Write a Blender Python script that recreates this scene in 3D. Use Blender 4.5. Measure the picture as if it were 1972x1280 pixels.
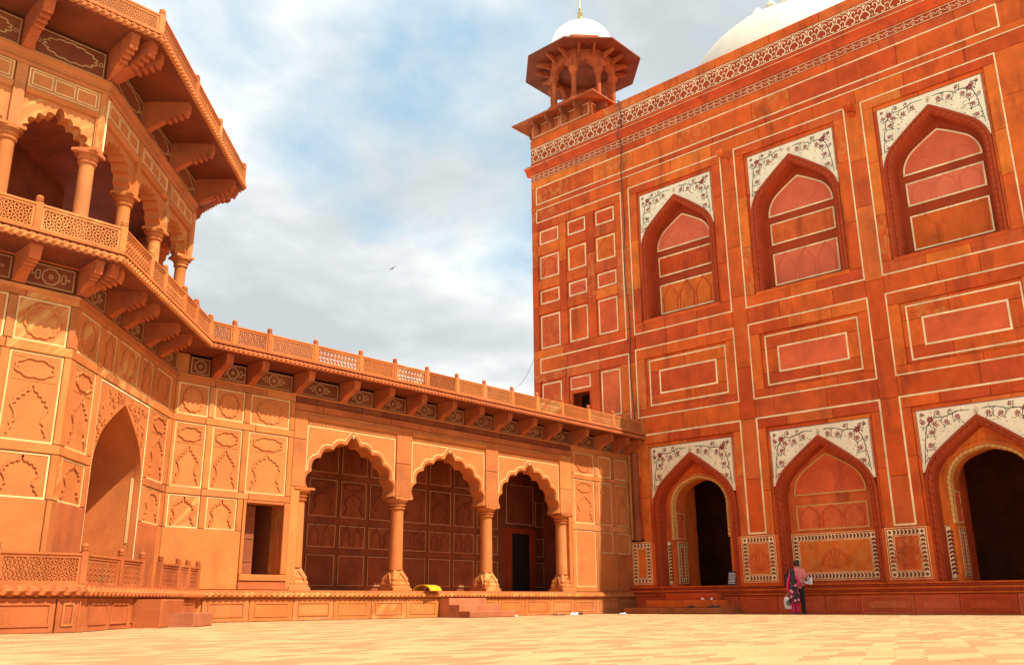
import bpy, bmesh, math, random
from mathutils import Matrix, Vector
random.seed(11)
R=math.radians; PI=math.pi
for o in list(bpy.data.objects): bpy.data.objects.remove(o)
SC=bpy.context.scene; COL=SC.collection
# ---------------------------------------------------------------- camera
FPX,PIT,ROLL,YAW,EYE=1733.84,.2901,-.0066,.7452,.45
_f=Vector((math.cos(PIT)*math.cos(YAW),math.cos(PIT)*math.sin(YAW),math.sin(PIT)))
_r=Vector((math.sin(YAW),-math.cos(YAW),0)); _u=_r.cross(_f)
_r2=_r*math.cos(ROLL)+_u*math.sin(ROLL); _u2=-_r*math.sin(ROLL)+_u*math.cos(ROLL)
cam=bpy.data.cameras.new('camera'); camo=bpy.data.objects.new('camera',cam); COL.objects.link(camo)
m=Matrix((_r2,_u2,-_f)).transposed().to_4x4(); m.translation=(0,0,EYE); camo.matrix_world=m
cam.sensor_width=36; cam.lens=FPX/1972*36; cam.clip_start=.05; cam.clip_end=3000
SC.camera=camo
# ---------------------------------------------------------------- light
SUN_EL,SUN_AZ=53.0,7.5            # azimuth measured from -Y towards +X
sd=Vector((math.sin(R(SUN_AZ))*math.cos(R(SUN_EL)),-math.cos(R(SUN_AZ))*math.cos(R(SUN_EL)),math.sin(R(SUN_EL))))
sl=bpy.data.lights.new('sun','SUN'); sl.energy=5.0; sl.angle=R(.55); sl.color=(1,.93,.80)
so=bpy.data.objects.new('sun',sl); COL.objects.link(so); so.rotation_euler=sd.to_track_quat('Z','Y').to_euler(); so.location=(0,-10,60)
W=bpy.data.worlds.new('World'); SC.world=W; W.use_nodes=True
def world():
    nt=W.node_tree; N=nt.nodes; L=nt.links; N.clear()
    out=N.new('ShaderNodeOutputWorld'); bg=N.new('ShaderNodeBackground'); bg.inputs[1].default_value=.09
    sky=N.new('ShaderNodeTexSky'); sky.sky_type='NISHITA'; sky.sun_disc=False; sky.sun_elevation=R(SUN_EL)
    sky.sun_rotation=math.atan2(sd.x,sd.y); sky.air_density=1.0; sky.dust_density=1.5; sky.ozone_density=1.2
    tc=N.new('ShaderNodeTexCoord'); sep=N.new('ShaderNodeSeparateXYZ'); L.new(tc.outputs['Generated'],sep.inputs[0])
    def mth(op,a,b):
        n=N.new('ShaderNodeMath'); n.operation=op
        for i,v in enumerate((a,b)):
            if isinstance(v,(int,float)): n.inputs[i].default_value=v
            else: L.new(v,n.inputs[i])
        return n.outputs[0]
    zz=mth('ADD',mth('MAXIMUM',sep.outputs[2],0.0),.22)
    cb=N.new('ShaderNodeCombineXYZ'); L.new(mth('DIVIDE',sep.outputs[0],zz),cb.inputs[0]); L.new(mth('DIVIDE',sep.outputs[1],zz),cb.inputs[1])
    def noise(off,sc,det,rough,dist=0):
        mp=N.new('ShaderNodeMapping'); mp.inputs['Location'].default_value=off; L.new(cb.outputs[0],mp.inputs[0])
        n=N.new('ShaderNodeTexNoise'); n.inputs['Scale'].default_value=sc; n.inputs['Detail'].default_value=det
        n.inputs['Roughness'].default_value=rough; n.inputs['Distortion'].default_value=dist; L.new(mp.outputs[0],n.inputs[0]); return n.outputs[0]
    def ramp(fac,els):
        r=N.new('ShaderNodeValToRGB'); L.new(fac,r.inputs[0])
        while len(r.color_ramp.elements)<len(els): r.color_ramp.elements.new(.5)
        for e,(p,c) in zip(r.color_ramp.elements,els): e.position=p; e.color=c
        return r.outputs[0]
    n1=noise(CLOUD_OFF,1.05,8,.55,.2); n2=noise((7.3,2.2,0),1.5,6,.55,.3)
    mask=ramp(n1,[(.40,(0,0,0,1)),(.52,(1,1,1,1))])
    shade=ramp(n2,[(.36,(4.35,4.7,4.85,1)),(.46,(5.4,5.7,5.8,1)),(.57,(7.3,7.4,7.3,1))])
    hz=N.new('ShaderNodeMix'); hz.data_type='RGBA'; hz.inputs[0].default_value=.8; L.new(sky.outputs[0],hz.inputs[6]); hz.inputs[7].default_value=(3.3,5.1,6.4,1)
    mx=N.new('ShaderNodeMix'); mx.data_type='RGBA'; L.new(mask,mx.inputs[0]); L.new(hz.outputs[2],mx.inputs[6]); L.new(shade,mx.inputs[7])
    L.new(mx.outputs[2],bg.inputs[0]); L.new(bg.outputs[0],out.inputs[0])
CLOUD_OFF=(5.3,.78,0)
world()
SC.view_settings.view_transform='Standard'; SC.view_settings.look='None'; SC.view_settings.exposure=0.70; SC.view_settings.gamma=1
SC.view_settings.use_curve_mapping=False
SC.render.engine='CYCLES'
# ---------------------------------------------------------------- materials
MATS={}
def newmat(name):
    mt=bpy.data.materials.new(name); mt.use_nodes=True; nt=mt.node_tree; nt.nodes.clear()
    out=nt.nodes.new('ShaderNodeOutputMaterial'); b=nt.nodes.new('ShaderNodeBsdfPrincipled'); nt.links.new(b.outputs[0],out.inputs[0])
    MATS[name]=mt; return mt,nt,b
def stone(name,tints,rough=.82,courses=0,stain=.35,vein=.0,veincol=(.62,.36,.10),mottle=.30,bump=.25,dark=(.10,.035,.015),fine=30,thr=.86):
    """tinted stone: one tint per object, mottling, stains, optional diagonal yellow veins on some slabs"""
    mt,nt,b=newmat(name); N=nt.nodes; L=nt.links
    oi=N.new('ShaderNodeObjectInfo'); ge=N.new('ShaderNodeNewGeometry')
    rp=N.new('ShaderNodeValToRGB'); els=rp.color_ramp.elements
    while len(els)<len(tints): els.new(.5)
    for i,(e,c) in enumerate(zip(els,tints)): e.position=i/max(1,len(tints)-1); e.color=(*c,1)
    L.new(oi.outputs['Random'],rp.inputs[0]); col=rp.outputs[0]
    vm=N.new('ShaderNodeVectorMath'); vm.operation='MULTIPLY_ADD'; cbx=N.new('ShaderNodeCombineXYZ')
    for q in range(3): L.new(oi.outputs['Random'],cbx.inputs[q])
    L.new(cbx.outputs[0],vm.inputs[0]); vm.inputs[1].default_value=(37,53,29); L.new(ge.outputs['Position'],vm.inputs[2])
    def noise(sc,det,rg=.55,scale3=None,dist=0):
        n=N.new('ShaderNodeTexNoise'); n.inputs['Scale'].default_value=sc; n.inputs['Detail'].default_value=det; n.inputs['Roughness'].default_value=rg; n.inputs['Distortion'].default_value=dist
        if scale3:
            mp=N.new('ShaderNodeMapping'); mp.inputs['Scale'].default_value=scale3; L.new(ge.outputs['Position'],mp.inputs[0]); L.new(mp.outputs[0],n.inputs[0])
        else: L.new(vm.outputs[0],n.inputs[0])
        return n.outputs[0]
    def mr(v,a,b_,c=0,d=1):
        n=N.new('ShaderNodeMapRange'); L.new(v,n.inputs[0]); n.inputs[1].default_value=a; n.inputs[2].default_value=b_; n.inputs[3].default_value=c; n.inputs[4].default_value=d; return n.outputs[0]
    def mix(fac,a,bb,mode='MIX'):
        n=N.new('ShaderNodeMix'); n.data_type='RGBA'; n.blend_type=mode
        if isinstance(fac,(int,float)): n.inputs[0].default_value=fac
        else: L.new(fac,n.inputs[0])
        L.new(a,n.inputs[6])
        if isinstance(bb,tuple): n.inputs[7].default_value=(*bb,1)
        else: L.new(bb,n.inputs[7])
        return n.outputs[2]
    big=noise(1.3,5,.6); fn=noise(fine,4,.6)
    # mottling: lighten / darken around the tint
    hs=N.new('ShaderNodeHueSaturation'); L.new(col,hs.inputs['Color']); L.new(mr(big,.3,.7,1-mottle,1+mottle),hs.inputs['Value']); col=hs.outputs[0]
    hs2=N.new('ShaderNodeHueSaturation'); L.new(col,hs2.inputs['Color']); L.new(mr(fn,.3,.7,.9,1.1),hs2.inputs['Value']); col=hs2.outputs[0]
    if vein:
        mp=N.new('ShaderNodeMapping'); mp.inputs['Rotation'].default_value=(.6,.75,.35); L.new(ge.outputs['Position'],mp.inputs[0])
        mp2=N.new('ShaderNodeMapping'); mp2.inputs['Scale'].default_value=(.55,3.4,3.4); L.new(mp.outputs[0],mp2.inputs[0])
        wv=N.new('ShaderNodeTexNoise'); wv.inputs['Scale'].default_value=1.3; wv.inputs['Detail'].default_value=5; wv.inputs['Roughness'].default_value=.6; wv.inputs['Distortion'].default_value=.5; L.new(mp2.outputs[0],wv.inputs[0])
        fr=N.new('ShaderNodeMath'); fr.operation='MULTIPLY'; L.new(oi.outputs['Random'],fr.inputs[0]); fr.inputs[1].default_value=13.7
        fr2=N.new('ShaderNodeMath'); fr2.operation='FRACT'; L.new(fr.outputs[0],fr2.inputs[0])
        gt=N.new('ShaderNodeMath'); gt.operation='GREATER_THAN'; L.new(fr2.outputs[0],gt.inputs[0]); gt.inputs[1].default_value=thr
        mu=N.new('ShaderNodeMath'); mu.operation='MULTIPLY'; L.new(gt.outputs[0],mu.inputs[0]); L.new(mr(wv.outputs[0],.46,.62,0,vein),mu.inputs[1])
        col=mix(mu.outputs[0],col,veincol)
        pt=noise(.9,6,.65,None,1.2)
        col=mix(mr(pt,.62,.74,0,vein*.35),col,veincol)
    if stain:
        st=noise(1.0,6,.65,(1.6,1.6,.35)); col=mix(mr(st,.54,.76,0,stain),col,dark)
        s2=noise(1.0,5,.6,(7,7,.4)); col=mix(mr(s2,.56,.82,0,stain*.5),col,dark)
    if courses:                             # fine joints between courses of stone
        sx=N.new('ShaderNodeSeparateXYZ'); L.new(ge.outputs['Position'],sx.inputs[0])
        m1=N.new('ShaderNodeMath'); m1.operation='MULTIPLY'; L.new(sx.outputs[2],m1.inputs[0]); m1.inputs[1].default_value=courses
        m2=N.new('ShaderNodeMath'); m2.operation='FRACT'; L.new(m1.outputs[0],m2.inputs[0])
        col=mix(mr(m2.outputs[0],.0,.07,.5,0),col,dark)
    L.new(col,b.inputs['Base Color']); b.inputs['Roughness'].default_value=rough; b.inputs['Specular IOR Level'].default_value=.25
    bp=N.new('ShaderNodeBump'); bp.inputs['Strength'].default_value=bump; bp.inputs['Distance'].default_value=.02
    ad=N.new('ShaderNodeMath'); ad.operation='ADD'; L.new(fn,ad.inputs[0]); L.new(noise(7,5,.6),ad.inputs[1]); L.new(ad.outputs[0],bp.inputs['Height']); L.new(bp.outputs[0],b.inputs['Normal'])
    return mt
def plain(name,c,rough=.6,var=.15,metal=0,sc=12,bump=.1):
    mt,nt,b=newmat(name); N=nt.nodes; L=nt.links
    ge=N.new('ShaderNodeNewGeometry'); n=N.new('ShaderNodeTexNoise'); n.inputs['Scale'].default_value=sc; n.inputs['Detail'].default_value=5; L.new(ge.outputs['Position'],n.inputs[0])
    hs=N.new('ShaderNodeHueSaturation'); hs.inputs['Color'].default_value=(*c,1); mrn=N.new('ShaderNodeMapRange'); L.new(n.outputs[0],mrn.inputs[0]); mrn.inputs[1].default_value=.3; mrn.inputs[2].default_value=.7; mrn.inputs[3].default_value=1-var; mrn.inputs[4].default_value=1+var
    L.new(mrn.outputs[0],hs.inputs['Value']); L.new(hs.outputs[0],b.inputs['Base Color']); b.inputs['Roughness'].default_value=rough; b.inputs['Metallic'].default_value=metal
    if bump:
        bp=N.new('ShaderNodeBump'); bp.inputs['Strength'].default_value=bump; bp.inputs['Distance'].default_value=.01; L.new(n.outputs[0],bp.inputs['Height']); L.new(bp.outputs[0],b.inputs['Normal'])
    return mt
# gallery / tower stone; redder building stone, its tint brightened to offset facade shade
stone('sand',[(0.4408,0.1258,0.0251),(0.4788,0.1438,0.0311),(0.456,0.133,0.0281),(0.5016,0.169,0.0389),(0.4636,0.1366,0.0311),(0.37,0.105,0.024),(0.52,0.18,0.05),(0.42,0.115,0.028)],vein=.7,veincol=(.56,.30,.085),stain=.32,mottle=.18,thr=.9)
stone('sand_panel',[(0.4736,0.14,0.0336),(0.4958,0.154,0.038),(0.4588,0.1295,0.0308),(0.5106,0.168,0.0403)],vein=.6,veincol=(.60,.34,.10),stain=.22,mottle=.15,thr=.86)
stone('sand_worn',[(0.4104,0.106,0.0255),(0.38,0.0923,0.0231),(0.4408,0.1231,0.0292)],vein=.22,veincol=(.55,.30,.09),stain=.5,mottle=.22)
stone('red',[(0.5441,0.0743,0.0085),(0.612,0.0975,0.0115),(0.476,0.0581,0.0072),(0.6574,0.1277,0.0144),(0.5668,0.0812,0.0093),(0.6801,0.1565,0.0172),(0.5101,0.0649,0.0079),(0.5,0.066,0.013),(0.62,0.135,0.024)],vein=.5,veincol=(.62,.24,.05),stain=.72,mottle=.24,dark=(.15,.02,.008),thr=.90)
stone('red_panel',[(0.6024,0.095,0.0249),(0.6572,0.1162,0.0384),(0.5696,0.0845,0.0191),(0.5257,0.0697,0.0134)],vein=.25,veincol=(.60,.26,.06),stain=.45,mottle=.2,dark=(.2,.03,.012))
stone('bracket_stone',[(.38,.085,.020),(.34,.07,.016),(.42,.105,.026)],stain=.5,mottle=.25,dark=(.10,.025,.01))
stone('eave_stain_shade',[(0.1837,0.0397,0.0097),(0.167,0.0337,0.0083),(0.2004,0.0476,0.0113)],stain=.55,mottle=.25,dark=(.12,.03,.012))  # stained eave stone, darkened further to put under-eave shade into its colour
stone('red_dark',[(0.233,0.0577,0.0179),(0.2688,0.0705,0.023),(0.1971,0.0486,0.0154)],stain=.4,mottle=.3,dark=(.06,.012,.006))  # darker red with the shade of the interiors put into its tint
stone('red_carved',[(0.3447,0.0425,0.0067),(0.3792,0.0483,0.0078)],stain=.35,mottle=.15,dark=(.12,.018,.006))  # carved red stone, darkened to put arch and niche shade into its tint
stone('brown_step',[(0.3694,0.1108,0.0431),(0.4104,0.1293,0.0502),(0.3386,0.0969,0.0359)],stain=.3,mottle=.25)
stone('rope_gold',[(0.646,0.342,0.095),(0.627,0.3135,0.0855)],stain=.25,mottle=.2,dark=(.3,.1,.03))
stone('inlay',[(.82,.62,.32),(.80,.60,.31),(.84,.66,.36)],rough=.55,stain=.55,mottle=.26,bump=.08,dark=(.42,.15,.05))
stone('inlay_tan',[(.66,.43,.17),(.62,.39,.15),(.70,.47,.20)],rough=.6,stain=.4,mottle=.25,bump=.08,dark=(.34,.12,.04))  # tan inlay, also made dimmer than the cream one to offset the sun
stone('frieze_tan',[(.44,.25,.09),(.40,.21,.07)],rough=.6,stain=.4,mottle=.25,bump=.08,dark=(.2,.07,.025))
stone('lunette_pink',[(0.63,0.1304,0.0536),(0.6615,0.1449,0.0643),(0.5985,0.1159,0.0446)],stain=.2,mottle=.12,dark=(.25,.04,.02))
stone('marble',[(.80,.69,.46),(.78,.67,.44),(.82,.71,.49)],rough=.5,stain=.18,mottle=.08,bump=.06,dark=(.5,.36,.16))
stone('dome_marble',[(0.5616,0.4938,0.3372)],rough=.6,courses=1.4,stain=.4,mottle=.06,bump=.08,dark=(.55,.42,.22))
stone('chev_red',[(.20,.03,.010),(.15,.025,.010),(.12,.03,.012)],rough=.5,stain=.1,mottle=.2,bump=.05)
stone('pave_cream',[(0.444,0.265,0.1089),(0.4144,0.2409,0.0987),(0.4736,0.289,0.1259),(0.4292,0.2546,0.1055)],stain=.25,mottle=.14,dark=(.42,.2,.08),bump=.3)
stone('pave_pink',[(0.4156,0.2126,0.0892),(0.4387,0.2362,0.1009),(0.4079,0.1969,0.0814),(0.3771,0.1771,0.0737)],stain=.25,mottle=.14,dark=(.34,.15,.07),bump=.3)
stone('ground_mortar',[(0.18,0.108,0.0504)],stain=.3,mottle=.2)
plain('inlay_red',(.24,.018,.016),.4); plain('inlay_green',(.035,.05,.022),.4); plain('inlay_ochre',(.55,.24,.05),.4)
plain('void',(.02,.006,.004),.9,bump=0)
plain('cable_black',(.02,.018,.017),.6); plain('brass',(.45,.33,.12),.35,metal=.8)
plain('skin',(.30,.14,.075),.55); plain('hair',(.012,.009,.008),.5,bump=.4,sc=60); plain('shirt_pink',(.72,.20,.19),.85,sc=25); plain('trousers_black',(.018,.016,.02),.85,sc=25)
plain('magenta',(.70,.015,.14),.85,sc=20); plain('bag_white',(.72,.68,.60),.6); plain('bag_grey',(.16,.15,.14),.6); plain('bag_black',(.015,.014,.016),.6)
plain('paper',(.80,.79,.76),.7,var=.05); plain('shoe_black',(.02,.018,.018),.5); plain('shoe_white',(.80,.78,.76),.6); plain('plastic_yellow',(.72,.34,.015),.45,sc=5)
plain('sign_blue',(.025,.03,.05),.4); plain('bird_dark',(.03,.028,.03),.7); plain('pipe_dark',(.12,.025,.012),.55); plain('ink_blue',(.06,.09,.25),.6)
def floral():
    mt,nt,b=newmat('floral_cloth'); N=nt.nodes; L=nt.links
    tc=N.new('ShaderNodeTexCoord'); v=N.new('ShaderNodeTexVoronoi'); v.inputs['Scale'].default_value=9; L.new(tc.outputs['Object'],v.inputs[0])
    rp=N.new('ShaderNodeValToRGB'); e=rp.color_ramp.elements; e[0].position=0; e[0].color=(.75,.50,.48,1); e[1].position=.62; e[1].color=(.018,.014,.016,1)
    for p,c in ((.28,(.70,.30,.33,1)),(.36,(.55,.02,.09,1)),(.52,(.10,.02,.03,1))): q=e.new(p); q.color=c
    L.new(v.outputs['Distance'],rp.inputs[0]); L.new(rp.outputs[0],b.inputs['Base Color']); b.inputs['Roughness'].default_value=.85
floral()
# ---------------------------------------------------------------- mesh helpers
WM={}                       # world matrix of every placed object
def frame(ox,oy,th,oz=0): return Matrix.Translation((ox,oy,oz))@Matrix.Rotation(th,4,'Z')
I4=Matrix.Identity(4)
def place(o,M,parent=None):
    COL.objects.link(o); WM[o.name]=M.copy()
    if parent: o.parent=parent; o.matrix_basis=WM[parent.name].inverted()@M
    else: o.matrix_basis=M
    return o
def thing(name,label,cat,M,group=None):
    o=bpy.data.objects.new(name,None); o.empty_display_size=.3; o['label']=label; o['category']=cat
    if group: o['group']=group
    return place(o,M)
def tag(o,label,cat,group=None):
    o['label']=label; o['category']=cat
    if group: o['group']=group
    return o
class MB:
    def __init__(s): s.v=[]; s.f=[]; s.m=[]; s.cur=0
    def add(s,vs,fs):
        b=len(s.v); s.v+=vs; s.f+=[tuple(b+i for i in f) for f in fs]; s.m+=[s.cur]*len(fs); return s
    def box(s,u0,u1,z0,z1,d0,d1):
        """u range, z range, depth range (d outward = -y)"""
        y0,y1=-d1,-d0
        s.add([(u0,y0,z0),(u1,y0,z0),(u1,y1,z0),(u0,y1,z0),(u0,y0,z1),(u1,y0,z1),(u1,y1,z1),(u0,y1,z1)],
              [(3,2,1,0),(4,5,6,7),(0,1,5,4),(1,2,6,5),(2,3,7,6),(3,0,4,7)]); return s
    def slab(s,u0,u1,z0,z1,d0,d1,c=.012):
        y0=-d1; yb=-d0
        o=[(u0,z0),(u1,z0),(u1,z1),(u0,z1)]; i=[(u0+c,z0+c),(u1-c,z0+c),(u1-c,z1-c),(u0+c,z1-c)]
        vs=[(a,y0,b) for a,b in i]+[(a,y0+c,b) for a,b in o]+[(a,yb,b) for a,b in o]
        fs=[(0,1,2,3)]
        for k in range(4):
            n=(k+1)%4; fs+=[(k+4,n+4,n,k),(k+8,n+8,n+4,k+4)]
        return s.add(vs,fs)
    def prism(s,poly,d0,d1):
        n=len(poly); vs=[(u,-d1,z) for u,z in poly]+[(u,-d0,z) for u,z in poly]
        fs=[tuple(range(n)),tuple(reversed(range(n,2*n)))]+[(i,i+n,(i+1)%n+n,(i+1)%n) for i in range(n)]
        return s.add(vs,fs)
    def prof(s,poly,u0,u1):
        """polygon in (d,z) extruded along u"""
        n=len(poly); vs=[(u0,-d,z) for d,z in poly]+[(u1,-d,z) for d,z in poly]
        fs=[tuple(reversed(range(n))),tuple(range(n,2*n))]+[(i,(i+1)%n,(i+1)%n+n,i+n) for i in range(n)]
        return s.add(vs,fs)
    def ribbon(s,pts,w,d0,d1,closed=False):
        """flat band following a (u,z) polyline, raised from d0 to d1"""
        n=len(pts); vs=[]
        for i,(u,z) in enumerate(pts):
            a=pts[i-1] if (i or closed) else pts[i]; b=pts[(i+1)%n] if (i<n-1 or closed) else pts[i]
            def nrm(p,q):
                dx,dz=q[0]-p[0],q[1]-p[1]; l=math.hypot(dx,dz) or 1; return (-dz/l,dx/l)
            n1=nrm(a,(u,z)) if a!=(u,z) else nrm((u,z),b); n2=nrm((u,z),b) if b!=(u,z) else n1
            mx,mz=n1[0]+n2[0],n1[1]+n2[1]; l=math.hypot(mx,mz) or 1; mx/=l; mz/=l
            k=w/2/max(.45,mx*n1[0]+mz*n1[1])
            vs+=[(u+mx*k,-d1,z+mz*k),(u-mx*k,-d1,z-mz*k),(u-mx*k,-d0,z-mz*k),(u+mx*k,-d0,z+mz*k)]
        fs=[]
        for i in range(n if closed else n-1):
            a=4*i; b=4*((i+1)%n); fs+=[(a,a+1,b+1,b),(a+1,a+2,b+2,b+1),(a+3,a,b,b+3)]
        return s.add(vs,fs)
    def rect(s,u0,u1,z0,z1,w,d0,d1): return s.ribbon([(u0,z0),(u1,z0),(u1,z1),(u0,z1)],w,d0,d1,True)
    def sweep(s,path,profile):
        """profile of (offset,d) swept along an open (u,z) path; positive offset = left of travel"""
        n=len(path); k=len(profile); vs=[]
        for i,(u,z) in enumerate(path):
            a=path[max(0,i-1)]; b=path[min(n-1,i+1)]
            def nr(p,q):
                dx,dz=q[0]-p[0],q[1]-p[1]; l=math.hypot(dx,dz) or 1; return (-dz/l,dx/l)
            n1=nr(a,(u,z)) if i else nr((u,z),b); n2=nr((u,z),b) if i<n-1 else n1
            mx,mz=n1[0]+n2[0],n1[1]+n2[1]; l=math.hypot(mx,mz) or 1; mx/=l; mz/=l; q=1/max(.5,mx*n1[0]+mz*n1[1])
            vs+=[(u+mx*q*o,-d,z+mz*q*o) for o,d in profile]
        fs=[(i*k+j,i*k+j+1,(i+1)*k+j+1,(i+1)*k+j) for i in range(n-1) for j in range(k-1)]
        return s.add(vs,fs)
    def tube(s,pts,r,n=8,closed=False,rope=0,amp=.25,caps=True):
        """3-D tube; rope = twisted strand bumps per metre"""
        P=[Vector(p) for p in pts]; m=len(P); vs=[]; L=0; up=None
        rr=r if isinstance(r,(list,tuple)) else [r]*m
        for i,p in enumerate(P):
            a=P[i-1] if (i or closed) else p; b=P[(i+1)%m] if (i<m-1 or closed) else p
            t=(b-a).normalized()
            if up is None: up=Vector((0,1,0)) if abs(t.y)<.9 else Vector((1,0,0))
            x=t.cross(up).normalized(); up=x.cross(t).normalized()
            if i: L+=(p-P[i-1]).length
            for k in range(n):
                an=2*PI*k/n; q=rr[i]*(1+(amp*math.cos(3*an-rope*L*2*PI) if rope else 0))
                vs.append(tuple(p+x*(q*math.cos(an))+up*(q*math.sin(an))))
        fs=[]
        for i in range(m if closed else m-1):
            for k in range(n):
                j=(i+1)%m; fs.append((i*n+k,i*n+(k+1)%n,j*n+(k+1)%n,j*n+k))
        if caps and not closed: fs+=[tuple(reversed(range(n))),tuple(range((m-1)*n,m*n))]
        return s.add(vs,fs)
    def lathe(s,prof,n=16,c=(0,0,0),rot=0,lob=0,amp=0):
        vs=[]; k=len(prof)
        for r,z in prof:
            for i in range(n):
                a=rot+2*PI*i/n; q=r*(1+amp*math.cos(lob*a)) if lob else r
                vs.append((c[0]+q*math.cos(a),c[1]+q*math.sin(a),c[2]+z))
        fs=[(j*n+i,j*n+(i+1)%n,(j+1)*n+(i+1)%n,(j+1)*n+i) for j in range(k-1) for i in range(n)]
        fs+=[tuple(reversed(range(n))),tuple(range((k-1)*n,k*n))]
        return s.add(vs,fs)
    def mesh(s,name,mats,smooth=False,fix=True):
        me=bpy.data.meshes.new(name); me.from_pydata(s.v,[],s.f)
        for mt in (mats if isinstance(mats,(list,tuple)) else [mats]): me.materials.append(MATS[mt])
        if any(s.m): me.polygons.foreach_set('material_index',s.m)
        if fix:
            b=bmesh.new(); b.from_mesh(me); bmesh.ops.recalc_face_normals(b,faces=b.faces[:]); b.to_mesh(me); b.free()
        if smooth:
            me.polygons.foreach_set('use_smooth',[True]*len(me.polygons))
            try: me.set_sharp_from_angle(angle=R(38))
            except Exception: pass
        me.update(); return me
    def build(s,name,mats,M,parent=None,smooth=False,fix=True):
        return put(name,s.mesh(name,mats,smooth,fix),M,parent)
def put(name,me,M,parent=None):
    return place(bpy.data.objects.new(name,me),M,parent)
def at(F,u,z=0,d=0): return F@Matrix.Translation((u,-d,z))
# ---- curves
def bend(ps,rs,sub=5):
    """smooth a chain of joints"""
    P=[];Rr=[]
    n=len(ps)
    for i in range(n-1):
        p0=Vector(ps[max(0,i-1)]);p1=Vector(ps[i]);p2=Vector(ps[i+1]);p3=Vector(ps[min(n-1,i+2)])
        for k in range(sub):
            t=k/sub; q=.5*((2*p1)+(p2-p0)*t+(2*p0-5*p1+4*p2-p3)*t*t+(3*p1-p0-3*p2+p3)*t**3)
            P.append(q.lerp(p1.lerp(p2,t),.5)); Rr.append(rs[i]+(rs[i+1]-rs[i])*t)
    P.append(Vector(ps[-1])); Rr.append(rs[-1]); return P,Rr
def pointed(cx,w,zb,zs,za,r1k=.72,n=14):
    """four-centred arch: jamb, haunch arc, nearly straight rise to the point (left bottom -> right bottom)"""
    H=za-zs; r1=w*r1k
    lo,hi=.2,1.5
    for _ in range(40):
        t=(lo+hi)/2; px=w-r1+r1*math.cos(t); pz=r1*math.sin(t); h=pz+px/math.sin(t)*math.cos(t)
        if h>H: lo=t
        else: hi=t
    half=[(w-r1+r1*math.cos(t*i/n),r1*math.sin(t*i/n)) for i in range(n+1)]
    px,pz=half[-1]
    half+=[(px*(1-k/5),pz+(H-pz)*k/5+ .012*math.sin(PI*k/5)*w) for k in range(1,6)]
    left=[(cx-x,zs+z) for x,z in half]; right=[(cx+x,zs+z) for x,z in reversed(half[:-1])]
    return [(cx-w,zb)]+left+right+[(cx+w,zb)]
def resample(p,n):
    L=[0]
    for a,b in zip(p,p[1:]): L.append(L[-1]+math.hypot(b[0]-a[0],b[1]-a[1]))
    out=[];j=0
    for i in range(n+1):
        s=L[-1]*i/n
        while j<len(L)-2 and L[j+1]<s: j+=1
        t=(s-L[j])/((L[j+1]-L[j]) or 1); out.append((p[j][0]+(p[j+1][0]-p[j][0])*t,p[j][1]+(p[j+1][1]-p[j][1])*t))
    return out
def cusped(cx,w,zs,za,lobes=4,amp=.09,off=0,seg=7,tip=.10):
    """multifoil arch, left spring -> apex -> right spring"""
    base=pointed(0,w,0,0,za-zs-amp*.6,.8)[1:-1]; base=base[:len(base)//2+1]
    n=int((lobes+.5)*seg*2)//2; B=resample(base,n); half=[]
    for i,(x,z) in enumerate(B):
        a=B[max(0,i-1)]; b=B[min(n,i+1)]; dx,dz=b[0]-a[0],b[1]-a[1]; l=math.hypot(dx,dz) or 1
        nx,nz=-dz/l,dx/l
        t=i/n*(lobes+.5); k=off+amp*abs(math.sin(PI*t))
        e=max(0,1-abs(n-i)/seg*1.2)**2*tip
        half.append((x+nx*k,z+nz*k+e) if i<n else (0,z+k+e))
    return [(cx+x,zs+z) for x,z in half]+[(cx-x,zs+z) for x,z in reversed(half[:-1])]
def lobed(cx,cz,a,b,n=10,k=.10,seg=60):
    return [(cx+a*math.cos(t)*(1+k*abs(math.sin(n*t/2))),cz+b*math.sin(t)*(1+k*abs(math.sin(n*t/2)))) for t in (2*PI*i/seg for i in range(seg))]
def split(a,b,step,rnd=.25):
    n=max(1,round((b-a)/step)); xs=[a]
    for i in range(1,n): xs.append(a+(b-a)*(i+random.uniform(-rnd,rnd))/n)
    return list(zip(xs,xs[1:]+[b]))
GAP=.006
def slab(P,F,u0,u1,z0,z1,d,mat,th=.12,name='stone_slab',gap=GAP):
    g=gap
    return MB().slab(u0+g,u1-g,z0+g,z1-g,d-th,d+random.uniform(-.003,.003)).build(name,mat,F,P,fix=False)
def hrow(P,F,u0,u1,z0,z1,d,mat,step=1.7,th=.12,name='stone_slab'):
    for a,b in split(u0,u1,step): slab(P,F,a,b,z0,z1,d,mat,th,name)
def vrow(P,F,u0,u1,z0,z1,d,mat,step=1.9,th=.12,name='stone_slab'):
    for a,b in split(z0,z1,step): slab(P,F,u0,u1,a,b,d,mat,th,name)
def ring(P,F,o,i,d,mat,step=1.8,th=.12,name='stone_slab'):
    """slabs between an outer and an inner rectangle (u0,u1,z0,z1)"""
    if i[3]<o[3]: hrow(P,F,o[0],o[1],i[3],o[3],d,mat,step,th,name)
    if i[2]>o[2]: hrow(P,F,o[0],o[1],o[2],i[2],d,mat,step,th,name)
    vrow(P,F,o[0],i[0],i[2],i[3],d,mat,step,th,name); vrow(P,F,i[1],o[1],i[2],i[3],d,mat,step,th,name)
def iframe(P,F,u0,u1,z0,z1,d,w=.05,name='inlay_frame',mat='inlay'):
    return MB().rect(u0,u1,z0,z1,w,d-.03,d+.007).build(name,mat,F,P)
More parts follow.
